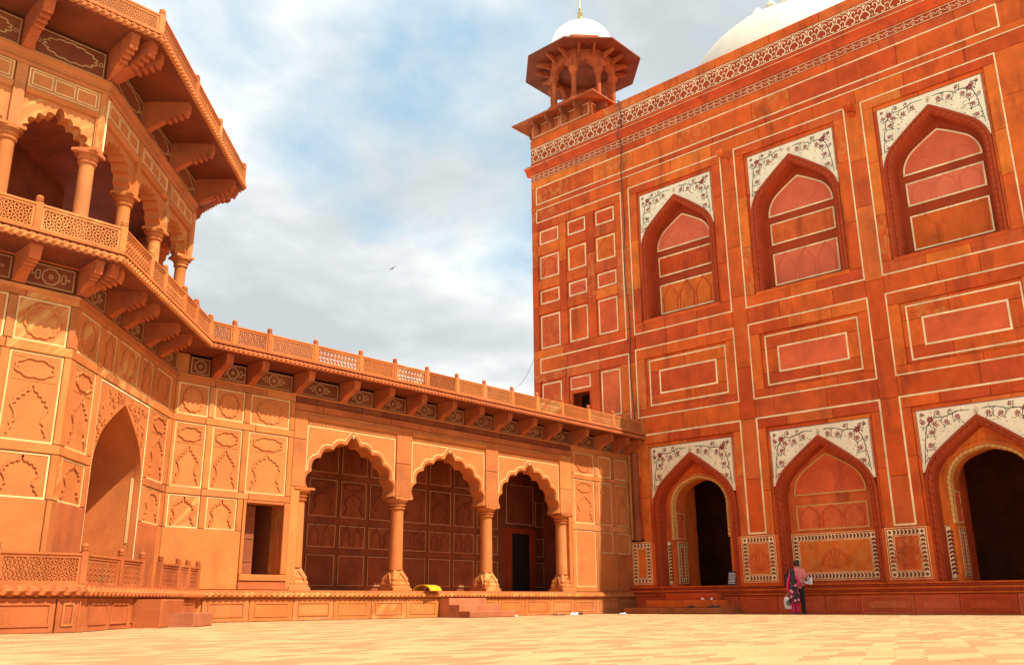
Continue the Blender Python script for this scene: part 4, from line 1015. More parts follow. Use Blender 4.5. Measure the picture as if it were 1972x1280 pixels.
        if bi==1:
            MB().box(m-1.8,m+1.8,.93,6.0,-.7,-.52).build('niche_wall','red',F,P)
            lun=pointed(m,1.27,3.98,4.0,5.34,.80); lp=MB().prism(lun,-.55,-.49).build('lunette_panel','red_panel',F,P)
            MB().ribbon(lun[1:-1]+[lun[-1],lun[0]],.05,-.5,-.475,True).build('inlay_frame','rope_gold',F,lp)
            b=MB()
            for q in (-.75,0,.75): b.ribbon(cusped(m+q,.30,4.35 if q==0 else 4.2,4.95 if q==0 else 4.6,3,.04,0,5,.04),.025,-.5,-.472)
            b.build('carved_relief','red_panel',F,lp)
            carved(P,F,m-1.28,m+1.26,2.76,3.62,-.50,'row','red_panel',.05,.026,.018,'rope_gold')
            chevron_panel(P,F,m-1.56,m+1.50,1.06,2.66,-.48,relief=True)
        else:
            ip=pointed(m,1.22,.94,3.95,5.02,.80)
            MB().prism([(m-1.78,.94),(m-1.78,5.9),(m+1.78,5.9),(m+1.78,.94)]+list(reversed(ip)),-.66,-.5).build('door_surround','red',F,P)
            MB().sweep(ip,[(.16,-.5),(.16,-.46),(.0,-.46),(-.02,-.5),(-.02,-1.35)]).build('door_reveal','red',F,P,smooth=True)
            dn=resample([q for q in ip if q[1]>2.66 or q[1]<1],10)
            hi=[(ip[0][0],2.70)]+ip[1:-1]+[(ip[-1][0],2.70)]
            ds=resample(hi,300); pts=[(u,.455,z) for u,z in ds]
            MB().tube(pts,.052,9,rope=6,amp=.2).build('rope_moulding','rope_gold',F,P)
            MB().sweep(hi,[(-.06,-.47),(-.075,-.62)]).build('arch_edge','rope_gold',F,P,smooth=True)
            for s in (-1,1):
                a_,c_=sorted((m+s*1.76,m+s*1.24)); chev_strip(P,F,(a_+c_)/2-.02,(a_+c_)/2+.22 if s<0 else (a_+c_)/2+.2,1.06,2.62,-.46)
                MB().rect(a_+.03,c_-.02,1.03,2.64,.016,-.5,-.462).build('inlay_frame','inlay',F,P)
            # inner jamb wall with its own dado, facing the light
            FJ=F@Matrix.Translation((m-1.22,.52,0))@Matrix.Rotation(PI/2,4,'Z')
            chevron_panel(P,FJ,.12,.80,1.06,2.64,.035,bw=.12)
            MB().box(m-1.6,m-1.22,.93,5.6,-2.2,-1.33).build('jamb_wall','red',F,P); MB().box(m+1.22,m+1.6,.93,5.6,-2.2,-1.33).build('jamb_wall','red',F,P)
            carved(P,FJ,.16,.74,2.75,3.75,.03,'arch','red_panel',.02)
    MB().ribbon([(.60,6.82),(5.13,6.82),(5.13,2.73),(5.79,2.73),(5.79,6.82),(10.30,6.82),(10.30,2.73),(10.96,2.73),(10.96,6.82),(15.44,6.82),(15.44,2.73)],.06,-.01,.007).build('inlay_frame','inlay',F,P)
    # ---- dado on the piers, corner pilaster
    for a,c in ((4.66,6.26),(9.83,11.41),(15.0,16.6)): slab(P,F,a,c,.94,2.66,.004,'red',.5)
    slab(P,F,-.1,1.08,.94,2.66,.004,'red',.5)
    for a,c in ((4.78,6.13),(9.95,11.28),(15.13,16.5)): chevron_panel(P,F,a,c,1.03,2.66,.015,relief=True)
    chevron_panel(P,F,.0,.93,1.03,2.66,.015,bw=.16); vrow(P,F,.58,.60,2.66,6.84,0,'red',2)
    MB().lathe([(.15,2.7),(.15,6.1)],12,(.36,-.08,0)).build('corner_shaft','red_dark',F,P,smooth=True); MB().box(.02,.10,2.75,6.1,.0,.03).build('inlay_strip','rope_gold',F,P)  # shaft's dark tint stands in for shade on the corner pilaster
    # ---- plinth: two beaded mouldings over sunk panels
    MB().prof([(-.2,.62),(.30,.62),(.30,.66),(.26,.68),(.26,.74),(.32,.77),(.32,.80),(.18,.83),(.18,.90),(.24,.92),(.24,.955),(-.2,.955)],-.1,27).build('plinth_moulding','red',F,P)
    rope_line(F,-.05,U1,.715,.275,.042,9,'red_carved',P); rope_line(F,-.05,U1,.865,.195,.036,9,'red_carved',P)
    slabs=split(0.25,U1,1.45,.12)
    MB().box(-.1,27,0,.62,-.2,.17).build('plinth','red',F,P)
    for a,c in slabs:
        p=slab(P,F,a,c,.0,.60,.24,'red_panel',.07,'plinth_panel'); b=MB().rect(a+.12,c-.12,.12,.50,.035,.22,.262); b.rect(a+.22,c-.22,.18,.44,.025,.22,.255); b.build('panel_moulding','red_panel',F,p)
    # ---- rain spouts
    for u,z in ((5.45,17.55),(10.63,17.55)):
        b=MB(); b.prof([(0,z-.12),(.5,z-.10),(.62,z-.02),(.60,z+.10),(0,z+.16)],u-.13,u+.13); b.prof([(0,z-.25),(.22,z-.14),(0,z-.12)],u-.09,u+.09); b.build('rain_spout','red',F,P)
    # ---- marble dome with a ring of lotus petals
    DX,DY,DZ,DR=42.0,17.4,24.65,6.6
    pr=[(DR*1.0,-4.5),(DR*1.0,-1.0)]+[(DR*1.0*math.cos(t),DR*.93*math.sin(t)) for t in (i*PI/2/18 for i in range(18))]+[(.25,DR*.94)]
    dm=MB().lathe(pr,64,(DX,DY,DZ)).build('dome','dome_marble',I4,P,smooth=True)
    for k in range(22):
        a=2*PI*k/22; rr=2.85; z=DZ+DR*.93*math.sqrt(1-(rr/DR)**2)
        q=MB().lathe([(.02,-.10),(.26,.0),(.31,.16),(.22,.34),(.08,.50),(.01,.56)],10); q.build('lotus_petal','dome_marble',Matrix.Translation((DX+rr*math.cos(a),DY+rr*math.sin(a),z)),dm,smooth=True)
    MB().lathe([(2.0,-.1),(1.7,.35),(1.2,.55),(.5,.8),(.4,1.3),(.6,1.6),(.3,2.0),(.1,3.2)],32,(DX,DY,DZ+DR*.93-.25)).build('finial','dome_marble',I4,dm,smooth=True)
    return P
BLD=building()
# ---------------------------------------------------------------- rooftop kiosk
def kiosk():
    cx,cy=XF+1.85,YA+3.15
    P=thing('rooftop_kiosk','octagonal sandstone rooftop kiosk with white dome and wide eaves','kiosk',Matrix.Translation((cx,cy,22.1)))
    M=Matrix.Translation((cx,cy,0)); h=1.85
    MB().box(-h,h,22.0,22.95,-h,h).build('base','bracket_stone',M@Matrix.Rotation(0,4,'Z'),P)
    for k in range(4):
        Fk=M@Matrix.Rotation(-PI/2*k,4,'Z')@Matrix.Translation((0,-h,0))
        for u in (-1.3,-.45,.45,1.3): put('bracket',bracket_mesh(.5,.55,.12,'red_dark'),at(Fk,u,22.40,0),P)
        b=MB(); b.rect(-h+.12,-.06,22.3,22.85,.02,-.01,.007); b.rect(.06,h-.12,22.3,22.85,.02,-.01,.007); b.build('inlay_frame','inlay',Fk,P)
        e=.68                                    # sloping eave slab
        b=MB(); b.add([(-h,.02,23.08),(h,.02,23.08),(h+e,-e,22.92),(-h-e,-e,22.92),(-h,.02,23.18),(h,.02,23.18),(h+e,-e,22.99),(-h-e,-e,22.99)],[(3,2,1,0),(4,5,6,7),(3,7,6,2),(0,3,7,4),(1,5,6,2),(0,4,5,1)]); b.build('eave_slab','bracket_stone',Fk,P)
    MB().box(-h,h,22.93,23.3,-h,h).build('platform','bracket_stone',M,P)
    a8=[R(22.5+45*k) for k in range(8)]
    def ngon(r,z): return [(r*math.cos(a),r*math.sin(a),z) for a in a8]
    def oct(name,mat,levels):
        vs=[v for r,z in levels for v in ngon(r,z)]; n=len(levels)
        fs=[(j*8+i,j*8+(i+1)%8,(j+1)*8+(i+1)%8,(j+1)*8+i) for j in range(n-1) for i in range(8)]+[tuple(range((n-1)*8,n*8)),tuple(reversed(range(8)))]
        return MB().add(vs,fs).build(name,mat,M,P)
    oct('floor_slab','bracket_stone',[(1.95,23.28),(1.95,23.62)])
    for a in a8:
        x,y=1.58*math.cos(a),1.58*math.sin(a); Mc=M@Matrix.Translation((x,y,0))
        c=MB().lathe([(.12,23.9),(.115,25.1)],12).build('column','bracket_stone',Mc,P,smooth=True)
        MB().lathe([(.24,23.60),(.24,23.70),(.20,23.74),(.21,23.82),(.17,23.9),(.13,23.98)],8).build('column_base','bracket_stone',Mc,c)
        MB().lathe([(.12,25.05),(.15,25.08),(.13,25.12),(.17,25.18),(.22,25.28),(.24,25.34),(.24,25.40)],12).build('capital','bracket_stone',Mc,c,smooth=True)
    s=2*1.58*math.sin(R(22.5)); ap=1.58*math.cos(R(22.5))
    for k in range(8):
        Fk=M@Matrix.Rotation(R(45*k),4,'Z')@Matrix.Translation((0,-ap,0))
        arch_wall(P,Fk,-s/2-.04,s/2+.04,25.36,26.0,cusped(0,s/2-.20,25.36,25.82,3,.045,0,5,.04),-.12,.13,'bracket_stone')
        for q in (-.28,.28): put('bracket',bracket_mesh(.34,.75,.08,'bracket_stone'),at(Fk,q*s*1.1,25.98,.10),P)
        MB().box(-s/2-.06,s/2+.06,26.0,26.5,-.12,.11).build('frieze_panel','bracket_stone',Fk,P)
    oct('ceiling_slab','red_dark',[(1.5,26.0),(1.5,26.1)])
    oct('eave','eave_stain_shade',[(1.70,26.42),(3.02,26.20),(3.02,26.27),(2.3,26.62),(1.66,26.80)])
    oct('drum','bracket_stone',[(1.62,26.78),(1.62,27.28)])
    pr=[(1.48,27.26),(1.52,27.40),(1.56,27.55)]+[(1.56*math.cos(t),27.55+1.30*math.sin(t)) for t in (i*PI/2/14 for i in range(1,14))]+[(.12,28.86)]
    dm=MB().lathe(pr,40).build('dome','dome_marble',M,P,smooth=True)
    for k in range(10):
        a=2*PI*k/10; MB().lathe([(.01,-.02),(.07,.03),(.08,.08),(.03,.16),(.0,.19)],8).build('lotus_petal','dome_marble',M@Matrix.Translation((.42*math.cos(a),.42*math.sin(a),28.76)),dm,smooth=True)
    MB().lathe([(.30,28.82),(.17,28.92),(.09,29.02),(.13,29.10),(.18,29.22),(.14,29.34),(.06,29.40),(.10,29.47),(.14,29.58),(.09,29.69),(.04,29.74),(.07,29.82),(.04,29.94),(.02,30.4),(.005,30.6)],14).build('finial','brass',M,dm,smooth=True)
kiosk()
# ---------------------------------------------------------------- steps
def steps(label,F,treads,mats,M):
    P=thing('stone_steps',label,'steps',M)
    for (u0,u1,z0,z1,d0,d1),mt in zip(treads,mats): MB().slab(u0,u1,z0,z1,d0,d1,.02).build('step_block',mt,F,P,fix=False)
    return P
# gallery steps: side-on flight descending to the right
steps('flight of three red sandstone steps against the gallery plinth',FA,[(19.55,21.15,0,.56,.20,.62),(19.55,21.35,0,.37,.62,1.05),(19.55,21.55,0,.18,1.05,1.5)],['brown_step','brown_step','brown_step'],at(FA,20.4,0,.8))
sp=steps('worn stone steps climbing to the left arched doorway of the red building',FF,[(.75,4.75,0,.20,.33,1.75),(1.35,4.3,.20,.46,.33,1.20),(1.95,4.1,.46,.70,.33,.80)],['sand_worn','red','red'],at(FF,2.8,0,1))
# ---------------------------------------------------------------- cables
def cable(name,label,pts,r):
    o=MB().tube(pts,r,6).build(name,'cable_black',I4); tag(o,label,'cable'); return o
random.seed(5)
pts=[]
for i in range(200):
    z=22.2-(22.2-6.9)*i/199; q=i*.3; u=.36+.05*math.sin(q*.35)+.04*math.sin(q*.13+1)
    dd=.33 if 20.2<z<20.8 else .06
    pts.append((XF-dd-.01,YA-u,z))
pts=[(XF+.3,YA-.2,22.22),(XF-.04,YA-.28,22.22)]+pts
cable('lightning_cable','thin black cable running down the red facade beside its corner panels',pts,.019)
a=Vector((24.2,YA+1.0,8.0)); b_=Vector((XF-.02,YA+4.97,11.15))
cable('overhead_wire','thin wire rising from the gallery roof to the corner of the red building',[tuple(a.lerp(b_,i/12)+Vector((0,0,-.25*math.sin(PI*i/12)))) for i in range(13)],.009)
# ---------------------------------------------------------------- small things
def lob(mt,name,label,cat,M,b,smooth=True,group=None):
    o=b.build(name,mt,M,smooth=smooth); tag(o,label,cat,group); return o
# yellow half-round cover on the gallery floor
b=MB(); n=14; R0,R1,Lc=.29,.255,.58
vs=[]; fs=[]
for x in (0,Lc):
    for r in (R0,R1):
        for i in range(n+1):
            t=PI*i/n; vs.append((r*math.cos(t)*1.15,x,r*math.sin(t)*.62))
N1=n+1
for i in range(n):
    fs+=[(i,i+1,2*N1+i+1,2*N1+i),(N1+i+1,N1+i,3*N1+i,3*N1+i+1),(i,N1+i,N1+i+1,i+1),(2*N1+i,2*N1+i+1,3*N1+i+1,3*N1+i)]
fs+=[(0,2*N1,3*N1,N1),(n,N1+n,3*N1+n,2*N1+n)]
lob('plastic_yellow','arched_cover','yellow half-round cover lying on the gallery floor between two columns','cover',Matrix.Translation((18.86,YA-.12,.778))@Matrix.Rotation(R(-78),4,'Z'),MB().add(vs,fs))
# notice board leaning at the doorway
sg=thing('notice_board','small dark notice board with white lettering leaning beside the left doorway','sign',at(FF,4.28,.95,-.02))
M=at(FF,4.28,.955,.0)@Matrix.Rotation(R(-14),4,'X')
MB().slab(-.17,.17,0,.50,-.012,.012,.006).build('board','sign_blue',M,sg,fix=False)
lt=MB()
random.seed(3)
for r,z in enumerate((.43,.38,.31,.26,.19,.14,.08)):
    x=-.13
    while x<.12:
        w=random.uniform(.018,.05); lt.box(x,min(x+w,.135),z-.012,z+.012,.012,.0145); x+=w+.012
lt.build('lettering','paper',M,sg)['kind']='stuff'
# shoes and litter
def shoe(mt,label,x,y,rz,group,z=0,sandal=False,l=.26):
    b=MB()
    P=[(-.036,-.12),(.036,-.12),(.045,-.04),(.040,.03),(.050,.09),(.036,.135),(-.005,.15),(-.045,.12),(-.050,.06),(-.038,0),(-.042,-.06)]
    k=l/.27
    b.add([(px*k,py*k,0) for px,py in P]+[(px*k,py*k,.022) for px,py in P],[tuple(reversed(range(11))),tuple(range(11,22))]+[(i,(i+1)%11,(i+1)%11+11,i+11) for i in range(11)])
    if sandal:
        for y0 in (.05,-.03): b.tube([(-.045*k,y0*k,.02),(-.03*k,y0*k+.01,.055),(0,y0*k+.015,.065),(.03*k,y0*k+.01,.055),(.045*k,y0*k,.02)],.012,6)
    else:
        Q=[(-.036,-.118,.02),(.036,-.118,.02),(.044,-.04,.02),(.048,.08,.02),(.0,.145,.02),(-.048,.08,.02),(-.044,-.04,.02)]
        T_=[(-.026,-.11,.075),(.026,-.11,.075),(.03,-.04,.07),(.028,.05,.05),(.0,.11,.035),(-.028,.05,.05),(-.03,-.04,.07)]
        b.add([(p*k,q*k,z_) for p,q,z_ in Q]+[(p*k,q*k,z_) for p,q,z_ in T_],[(i,(i+1)%7,(i+1)%7+7,i+7) for i in range(7)]+[(8,7,13,9),(9,13,12,10),(10,12,11)])
    o=b.build('sandal' if sandal else 'shoe',mt,Matrix.Translation((x,y,z+.003))@Matrix.Rotation(rz,4,'Z')); tag(o,label,'sandal' if sandal else 'shoe',group)
shoe('shoe_black','left black sandal of the pair lying on the pavement before the gallery',24.05,20.3,.4,'footwear left outside',0,True)
shoe('shoe_black','right black sandal of the pair lying on the pavement before the gallery',24.28,20.22,.7,'footwear left outside',0,True)
shoe('shoe_white','white shoe lying nearest the pair of black sandals on the pavement',24.98,20.35,1.9,'footwear left outside')
shoe('shoe_white','white shoe lying beside a black shoe on the pavement',25.25,20.45,1.2,'footwear left outside')
shoe('shoe_black','single black shoe lying right of the white shoes on the pavement',25.5,20.42,1.5,'footwear left outside')
shoe('shoe_white','white shoe at left on the upper doorway step',XF-.95,YA-3.62,2.4,'footwear on the doorway steps',.47)
shoe('shoe_white','white shoe at right on the upper doorway step',XF-.95,YA-3.98,2.0,'footwear on the doorway steps',.47)
shoe('shoe_black','black shoe at left on the lowest doorway step',XF-1.5,YA-3.45,1.0,'footwear on the doorway steps',.21)
shoe('shoe_black','black shoe in the middle of the lowest doorway step',XF-1.45,YA-4.25,.6,'footwear on the doorway steps',.21)
shoe('shoe_black','black shoe at the right end of the lowest doorway step',XF-1.5,YA-4.5,.9,'footwear on the doorway steps',.21)
def crumple(label,x,y,w,seed):
    rr=random.Random(seed); b=MB(); n=7
    vs=[(w*(i/(n-1)-.5)+rr.uniform(-.01,.01),w*.6*(j/(n-1)-.5),.012+abs(rr.gauss(0,.022))*(1 if 0<i<n-1 and 0<j<n-1 else .3)) for i in range(n) for j in range(n)]
    b.add(vs,[(i*n+j,(i+1)*n+j,(i+1)*n+j+1,i*n+j+1) for i in range(n-1) for j in range(n-1)]); b.add([(v[0],v[1],v[2]-.006) for v in vs],[(i*n+j,i*n+j+1,(i+1)*n+j+1,(i+1)*n+j) for i in range(n-1) for j in range(n-1)])
    o=b.build('crumpled_paper','paper',Matrix.Translation((x,y,0))@Matrix.Rotation(.6,4,'Z'),fix=False); tag(o,label,'litter')
crumple('crumpled white paper on the pavement near the foot of the red building',26.6,19.4,.42,1)
crumple('scrap of white paper beside the gallery steps',21.75,20.0,.2,2)
# ---------------------------------------------------------------- bird
b=MB()
b.tube([(0,-.26,0),(0,-.15,.01),(0,0,.02),(0,.14,.02),(0,.22,.03),(0,.29,.02)],[.02,.06,.09,.075,.055,.01],8)
for s in (-1,1):
    w=[(0,.10,.03),(s*.30,.16,.13),(s*.62,.02,.10),(s*.80,-.16,.05),(s*.55,-.10,.08),(s*.28,-.08,.08),(0,-.08,.03)]
    b.add(w+[(x,y,z-.015) for x,y,z in w],[tuple(range(7)),tuple(reversed(range(7,14)))]+[(i,i+7,(i+1)%7+7,(i+1)%7) for i in range(7)])
b.add([(-.03,-.22,.0),(.03,-.22,0),(.10,-.44,0),(-.10,-.44,0),(0,-.24,.02),(0,-.42,.012)],[(0,1,2,3),(0,4,1),(1,4,5,2),(2,5,3),(3,5,4,0)])
o=b.build('flying_bird','bird_dark',Matrix.Translation((47.4,58.0,28.5))@Matrix.Scale(.45,4)@Matrix.Rotation(R(118),4,'Z')@Matrix.Rotation(R(28),4,'Y')); tag(o,'small dark bird gliding in the cloudy sky','bird')
# ---------------------------------------------------------------- people
def V3(*a): return Vector(a)
def torso(b,secs,n=16):
    """stack of ellipses (cx,cy,z,rx,ry)"""
    vs=[]; k=len(secs)
    for cx,cy,z,rx,ry in secs:
        for i in range(n):
            a=2*PI*i/n; vs.append((cx+rx*math.cos(a),cy+ry*math.sin(a),z))
    fs=[(j*n+i,j*n+(i+1)%n,(j+1)*n+(i+1)%n,(j+1)*n+i) for j in range(k-1) for i in range(n)]+[tuple(reversed(range(n))),tuple(range((k-1)*n,k*n))]
    b.add(vs,fs)
def limb(b,ps,rs,n=10):
    P,Rr=bend(ps,rs); b.tube(P,Rr,n)
def hand(b,w,dirv,up,k=1.0):
    """palm plus five bent fingers, thumb leaving the side of the palm"""
    d=Vector(dirv).normalized(); u=Vector(up); u=(u-d*u.dot(d)).normalized(); s=d.cross(u); w=Vector(w)
    b.tube([w-d*.02*k,w+d*.03*k,w+d*.085*k],[.024*k,.036*k,.034*k],10)
    for i,l in zip(range(4),(.070,.080,.075,.058)):
        o=w+d*.08*k+s*((i-1.5)*.019*k); b.tube([o,o+d*l*.45*k-u*.006*k,o+d*l*.75*k-u*.026*k,o+d*l*.9*k-u*.045*k],[.0105*k,.010*k,.009*k,.007*k],7)
    o=w+d*.02*k-s*.03*k; b.tube([o,o-s*.025*k+d*.025*k-u*.01*k,o-s*.03*k+d*.055*k-u*.025*k],[.013*k,.011*k,.008*k],7)
def remesh(o,v):
    m_=o.modifiers.new('voxel','REMESH'); m_.mode='VOXEL'; m_.voxel_size=v; m_.use_smooth_shade=True
    s_=o.modifiers.new('smooth','SMOOTH'); s_.factor=.5; s_.iterations=3
def head(b,c,r,face,k=1.0):
    """skull, jaw, nose, ears, brow; face = horizontal facing direction"""
    f=Vector(face).normalized(); s=Vector((f.y,-f.x,0)); c=Vector(c)
    torso_pts=[]
    for z,fw,sd,of in ((-.115,.030,.030,.045),(-.10,.050,.045,.035),(-.06,.078,.062,.018),(0,.098,.075,.0),(.05,.098,.078,-.004),(.085,.080,.066,-.006),(.11,.045,.040,-.008),(.118,.012,.012,-.008)):
        torso_pts.append((z,fw,sd,of))
    n=18; vs=[]
    for z,fw,sd,of in torso_pts:
        for i in range(n):
            a=2*PI*i/n; p=c+f*(of*k+fw*k*math.cos(a))+s*(sd*k*math.sin(a))+V3(0,0,z*k); vs.append(tuple(p))
    m_=len(torso_pts); b.add(vs,[(j*n+i,j*n+(i+1)%n,(j+1)*n+(i+1)%n,(j+1)*n+i) for j in range(m_-1) for i in range(n)]+[tuple(reversed(range(n))),tuple(range((m_-1)*n,m_*n))])
    b.tube([c+f*.090*k+V3(0,0,.015*k),c+f*.112*k+V3(0,0,-.025*k),c+f*.098*k+V3(0,0,-.036*k)],[.008*k,.015*k,.010*k],7)
    b.tube([c+f*.084*k-s*.028*k+V3(0,0,-.062*k),c+f*.096*k+V3(0,0,-.060*k),c+f*.084*k+s*.028*k+V3(0,0,-.062*k)],.008*k,6)
    for q in (-1,1):
        b.tube([c+s*(q*.074*k)+V3(0,0,.02*k)-f*.005*k,c+s*(q*.088*k)-f*.012*k+V3(0,0,.0),c+s*(q*.076*k)+V3(0,0,-.032*k)],[.010*k,.013*k,.008*k],7)
        b.tube([c+f*.088*k+s*(q*.016*k)+V3(0,0,.022*k),c+f*.086*k+s*(q*.045*k)+V3(0,0,.022*k)],.010*k,6)
def part(b,name,mt,M,parent,v):
    o=b.build(name,mt,M,parent,fix=False); remesh(o,v); return o
def man():
    M=Matrix.Translation((XF-.95,YA-7.28,0))@Matrix.Rotation(R(-78),4,'Z')       # local +y = facing the wall
    b=MB()
    torso(b,[(0,0,.86,.135,.095),(0,0,.95,.155,.105),(0,.0,1.08,.140,.092),(0,.01,1.22,.155,.10),(0,.01,1.34,.175,.10),(0,.0,1.41,.150,.075),(0,.0,1.45,.06,.055)])
    b.tube([(0,.0,1.40),(0,.015,1.47),(0,.035,1.54)],[.060,.052,.052],12)
    head(b,(0,.05,1.595),.1,(.25,1,0),.98)
    for s in (-1,1):
        limb(b,[(s*.085,0,.90),(s*.10,.012,.50),(s*.10,-.015,.09),(s*.105,.03,.045)],[.088,.056,.040,.035]); b.tube([(s*.10,-.04,.045),(s*.11,.06,.04),(s*.12,.15,.03)],[.036,.038,.028],9)
    rs=[.054,.045,.035,.026]
    limb(b,[(.175,0,1.385),(.25,-.02,1.15),(.235,.16,1.06),(.20,.26,1.10)],rs); hand(b,(.195,.27,1.105),(-.25,.5,.25),(0,-.2,1))
    limb(b,[(-.175,0,1.385),(-.235,-.03,1.13),(-.17,.12,1.02),(-.06,.22,1.08)],rs); hand(b,(-.05,.225,1.085),(.7,.5,.3),(0,-.2,1))
    body=b.build('person','skin',M,fix=False); remesh(body,.0085); tag(body,'person in pink shirt and black trousers standing close to the carved wall, back turned','person')
    b=MB(); torso(b,[(0,0,.80,.165,.122),(0,0,.95,.172,.122),(0,.0,1.08,.160,.112),(0,.01,1.22,.172,.118),(0,.01,1.34,.192,.115),(0,.0,1.41,.165,.088),(0,.0,1.455,.075,.068)])
    for s,e in ((1,(.245,-.018,1.15)),(-1,(-.235,-.028,1.13))): limb(b,[(s*.15,0,1.39),(s*.19,0,1.36),e],[.065,.066,.060])
    b.tube([(0,.0,1.43),(0,.015,1.475)],[.072,.064],12)
    part(b,'shirt','shirt_pink',M,body,.011)
    b=MB(); torso(b,[(0,0,.80,.15,.11),(0,0,.90,.158,.112),(0,0,.97,.150,.105)])
    for s in (-1,1): limb(b,[(s*.085,0,.88),(s*.10,.012,.50),(s*.10,-.015,.06)],[.10,.075,.060])
    part(b,'trousers','trousers_black',M,body,.012)
    b=MB()
    for s in (-1,1): b.tube([(s*.10,-.055,.045),(s*.108,.04,.045),(s*.12,.17,.032)],[.042,.047,.034],9); b.box(s*.11-.05,s*.11+.05,.004,.03,-.18,.08)
    part(b,'shoes','shoe_black',M,body,.010)
    b=MB(); c=Vector((0,.05,1.595)); f=Vector((.24,.97,0)); s_=Vector((.97,-.24,0)); n=18; vs=[]; lv=((-.065,.070,.070,-.045),(-.03,.088,.082,-.032),(.03,.098,.088,-.022),(.07,.100,.086,-.012),(.105,.078,.068,-.008),(.13,.035,.03,-.008))
    for z,fw,sd_,of in lv:
        for i in range(n):
            a=2*PI*i/n; vs.append(tuple(c+f*(of+fw*math.cos(a))+s_*(sd_*math.sin(a))+V3(0,0,z)))
    b.add(vs,[(j*n+i,j*n+(i+1)%n,(j+1)*n+(i+1)%n,(j+1)*n+i) for j in range(5) for i in range(n)]+[tuple(reversed(range(n))),tuple(range(5*n,6*n))])
    part(b,'hair','hair',M,body,.009)
    return M
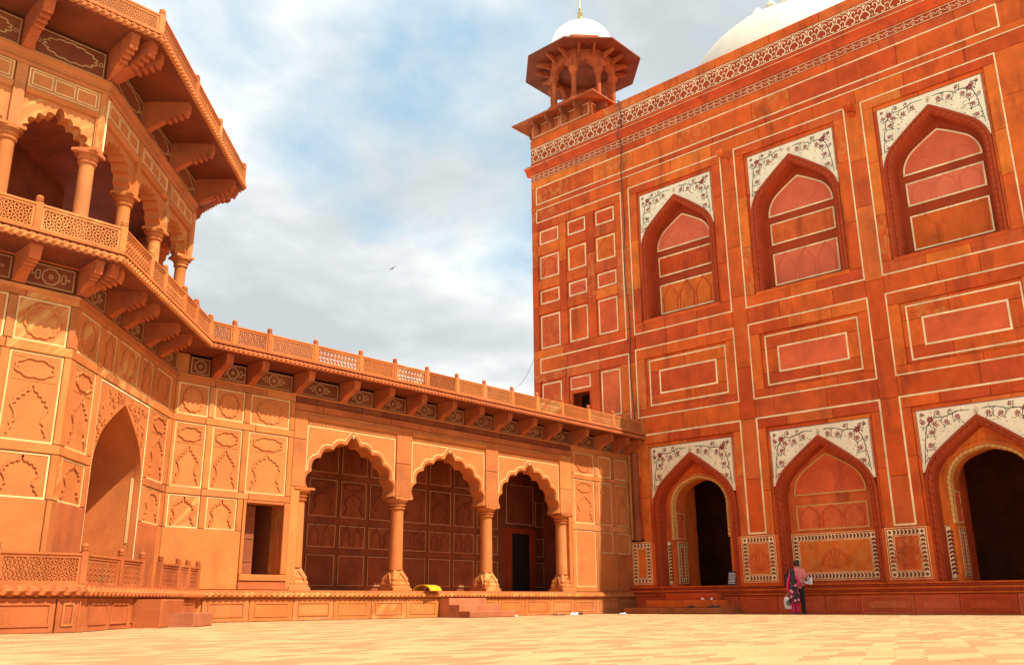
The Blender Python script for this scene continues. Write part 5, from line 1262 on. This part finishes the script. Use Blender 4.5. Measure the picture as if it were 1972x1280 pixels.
def woman():
    M=Matrix.Translation((XF-1.36,YA-7.30,0))@Matrix.Rotation(R(-70),4,'Z'); k=.825
    def S(*q): return tuple(x*k for x in q)
    b=MB(); sc=lambda L_: [tuple(x*k for x in t) for t in L_]
    torso(b,sc([(0,0,.86,.15,.10),(0,0,.95,.16,.105),(0,0,1.08,.125,.085),(0,.01,1.22,.14,.095),(0,.01,1.33,.155,.092),(0,0,1.40,.13,.07),(0,0,1.44,.055,.05)]))
    b.tube([S(0,0,1.40),S(0,.015,1.47),S(0,.03,1.54)],[.05*k,.045*k,.045*k],12); head(b,S(0,.045,1.59),.1,(.45,1,0),k)
    for s in (-1,1):
        limb(b,[S(s*.08,0,.90),S(s*.085,.01,.50),S(s*.085,-.01,.09),S(s*.09,.03,.045)],[.085*k,.055*k,.038*k,.033*k]); b.tube([S(s*.085,-.04,.04),S(s*.095,.06,.035),S(s*.10,.14,.028)],[.034*k,.036*k,.026*k],9)
    rs=[.045*k,.038*k,.031*k,.024*k]
    limb(b,[S(.155,0,1.36),S(.235,.02,1.14),S(.275,.16,1.09),S(.29,.25,1.14)],rs); hand(b,S(.29,.255,1.145),(.15,.9,.4),(0,-.3,1),k)
    limb(b,[S(-.155,0,1.36),S(-.215,-.02,1.11),S(-.235,.0,.88),S(-.24,.02,.80)],rs); hand(b,S(-.24,.02,.795),(0,.05,-1),(1,0,0),k)
    body=b.build('person','skin',M,fix=False); remesh(body,.0080); tag(body,'shorter person in floral tunic and magenta leggings holding a white bag','person')
    b=MB(); torso(b,sc([(0,0,.42,.245,.20),(0,0,.60,.225,.175),(0,0,.86,.185,.135),(0,0,.95,.178,.125),(0,0,1.08,.145,.105),(0,.01,1.22,.158,.112),(0,.01,1.33,.172,.108),(0,0,1.40,.145,.082),(0,0,1.44,.068,.06)])); part(b,'tunic','floral_cloth',M,body,.011)
    b=MB()
    limb(b,[S(.13,0,1.375),S(.165,0,1.35),S(.235,.02,1.14),S(.275,.15,1.095)],[.052*k,.060*k,.050*k,.042*k]); limb(b,[S(-.13,0,1.375),S(-.165,0,1.35),S(-.215,-.02,1.11),S(-.235,.0,.86)],[.052*k,.060*k,.050*k,.042*k]); b.tube([S(-.13,0,1.395),S(0,-.01,1.415),S(.13,0,1.395)],[.05*k,.065*k,.05*k],10)
    part(b,'sleeves','magenta',M,body,.009)
    b=MB()
    for s in (-1,1): limb(b,[S(s*.08,0,.85),S(s*.088,.01,.50),S(s*.088,-.01,.07)],[.092*k,.072*k,.060*k])
    b.tube([S(-.08,0,.82),S(.08,0,.82)],.10*k,10); part(b,'leggings','magenta',M,body,.010)
    b=MB()
    for s in (-1,1): b.tube([S(s*.085,-.05,.03),S(s*.095,.05,.03),S(s*.10,.15,.024)],[.034*k,.042*k,.030*k],9)
    part(b,'shoes','shoe_black',M,body,.010)
    b=MB(); torso(b,sc([(.0,-.075,1.12,.07,.03),(.0,-.085,1.25,.095,.045),(0,-.07,1.38,.10,.055),(0,-.025,1.48,.098,.085),(0,.0,1.58,.094,.105),(0,.02,1.66,.084,.098),(0,.03,1.705,.05,.06),(0,.03,1.72,.015,.02)])); part(b,'hair','hair',M,body,.010)
    # bag hanging from the left hand
    Mb=M@Matrix.Translation(S(-.25,.02,0))
    bg=thing('carrier_bag','white carrier bag with a grey print hanging from the hand of the shorter person','bag',Mb@Matrix.Translation((0,0,.18)))
    b=MB(); torso(b,[(0,0,.17,.115,.045),(0,0,.22,.135,.055),(0,0,.38,.140,.055),(0,0,.50,.125,.035),(0,0,.535,.105,.018)],14); b.build('bag_body','bag_white',Mb,bg,smooth=True)
    MB().prism([(.09*math.cos(t)+.02,.35+.10*math.sin(t)) for t in (i*PI/8 for i in range(16))],.045,.062).build('bag_print','bag_grey',Mb,bg)
    b=MB()
    for y in (-.012,.012): b.tube([(-.07,y,.52),(-.04,y,.60),(0,y*.5,.615),(.04,y,.60),(.07,y,.52)],.008,6)
    b.build('bag_handle','bag_white',Mb,bg)
    return M
Mm=man(); Mw=woman()
# opened map held between them
mp=MB(); n=9
for j in range(2):
    base=len(mp.v); off_=.0 if j==0 else -.004
    vs=[(-.12+.42*i/(n-1),.33+.03*math.sin(i*PI/2)+off_,1.02-.012*i+.22*q+.02*math.sin(i*.9)) for i in range(n) for q in (0,1)]
    mp.add(vs,[(2*i,2*i+2,2*i+3,2*i+1) for i in range(n-1)])
mo=mp.build('folded_map','paper',Mm@Matrix.Translation((.10,-.08,.0))@Matrix.Rotation(R(0),4,'Y'),fix=False); tag(mo,'opened white sheet of paper held in front of the pink shirt','paper')
# black shoulder bag at the far side of the taller person
sbm=Mm@Matrix.Translation((-.37,-.02,0)); sb=thing('shoulder_bag','black shoulder bag hanging at the left side of the taller person','bag',sbm@Matrix.Translation((0,0,.9)))
b=MB(); torso(b,[(0,0,.86,.06,.10),(0,0,.90,.075,.125),(0,0,1.10,.07,.125),(0,0,1.24,.055,.10),(0,0,1.27,.03,.07)],14); b.build('bag_body','bag_black',sbm,sb,smooth=True)
MB().tube([(0,-.09,1.2),(.06,-.07,1.34),(.20,-.03,1.475),(.20,.04,1.475),(.06,.08,1.34),(0,.09,1.2)],.014,6).build('bag_strap','bag_black',sbm,sb)
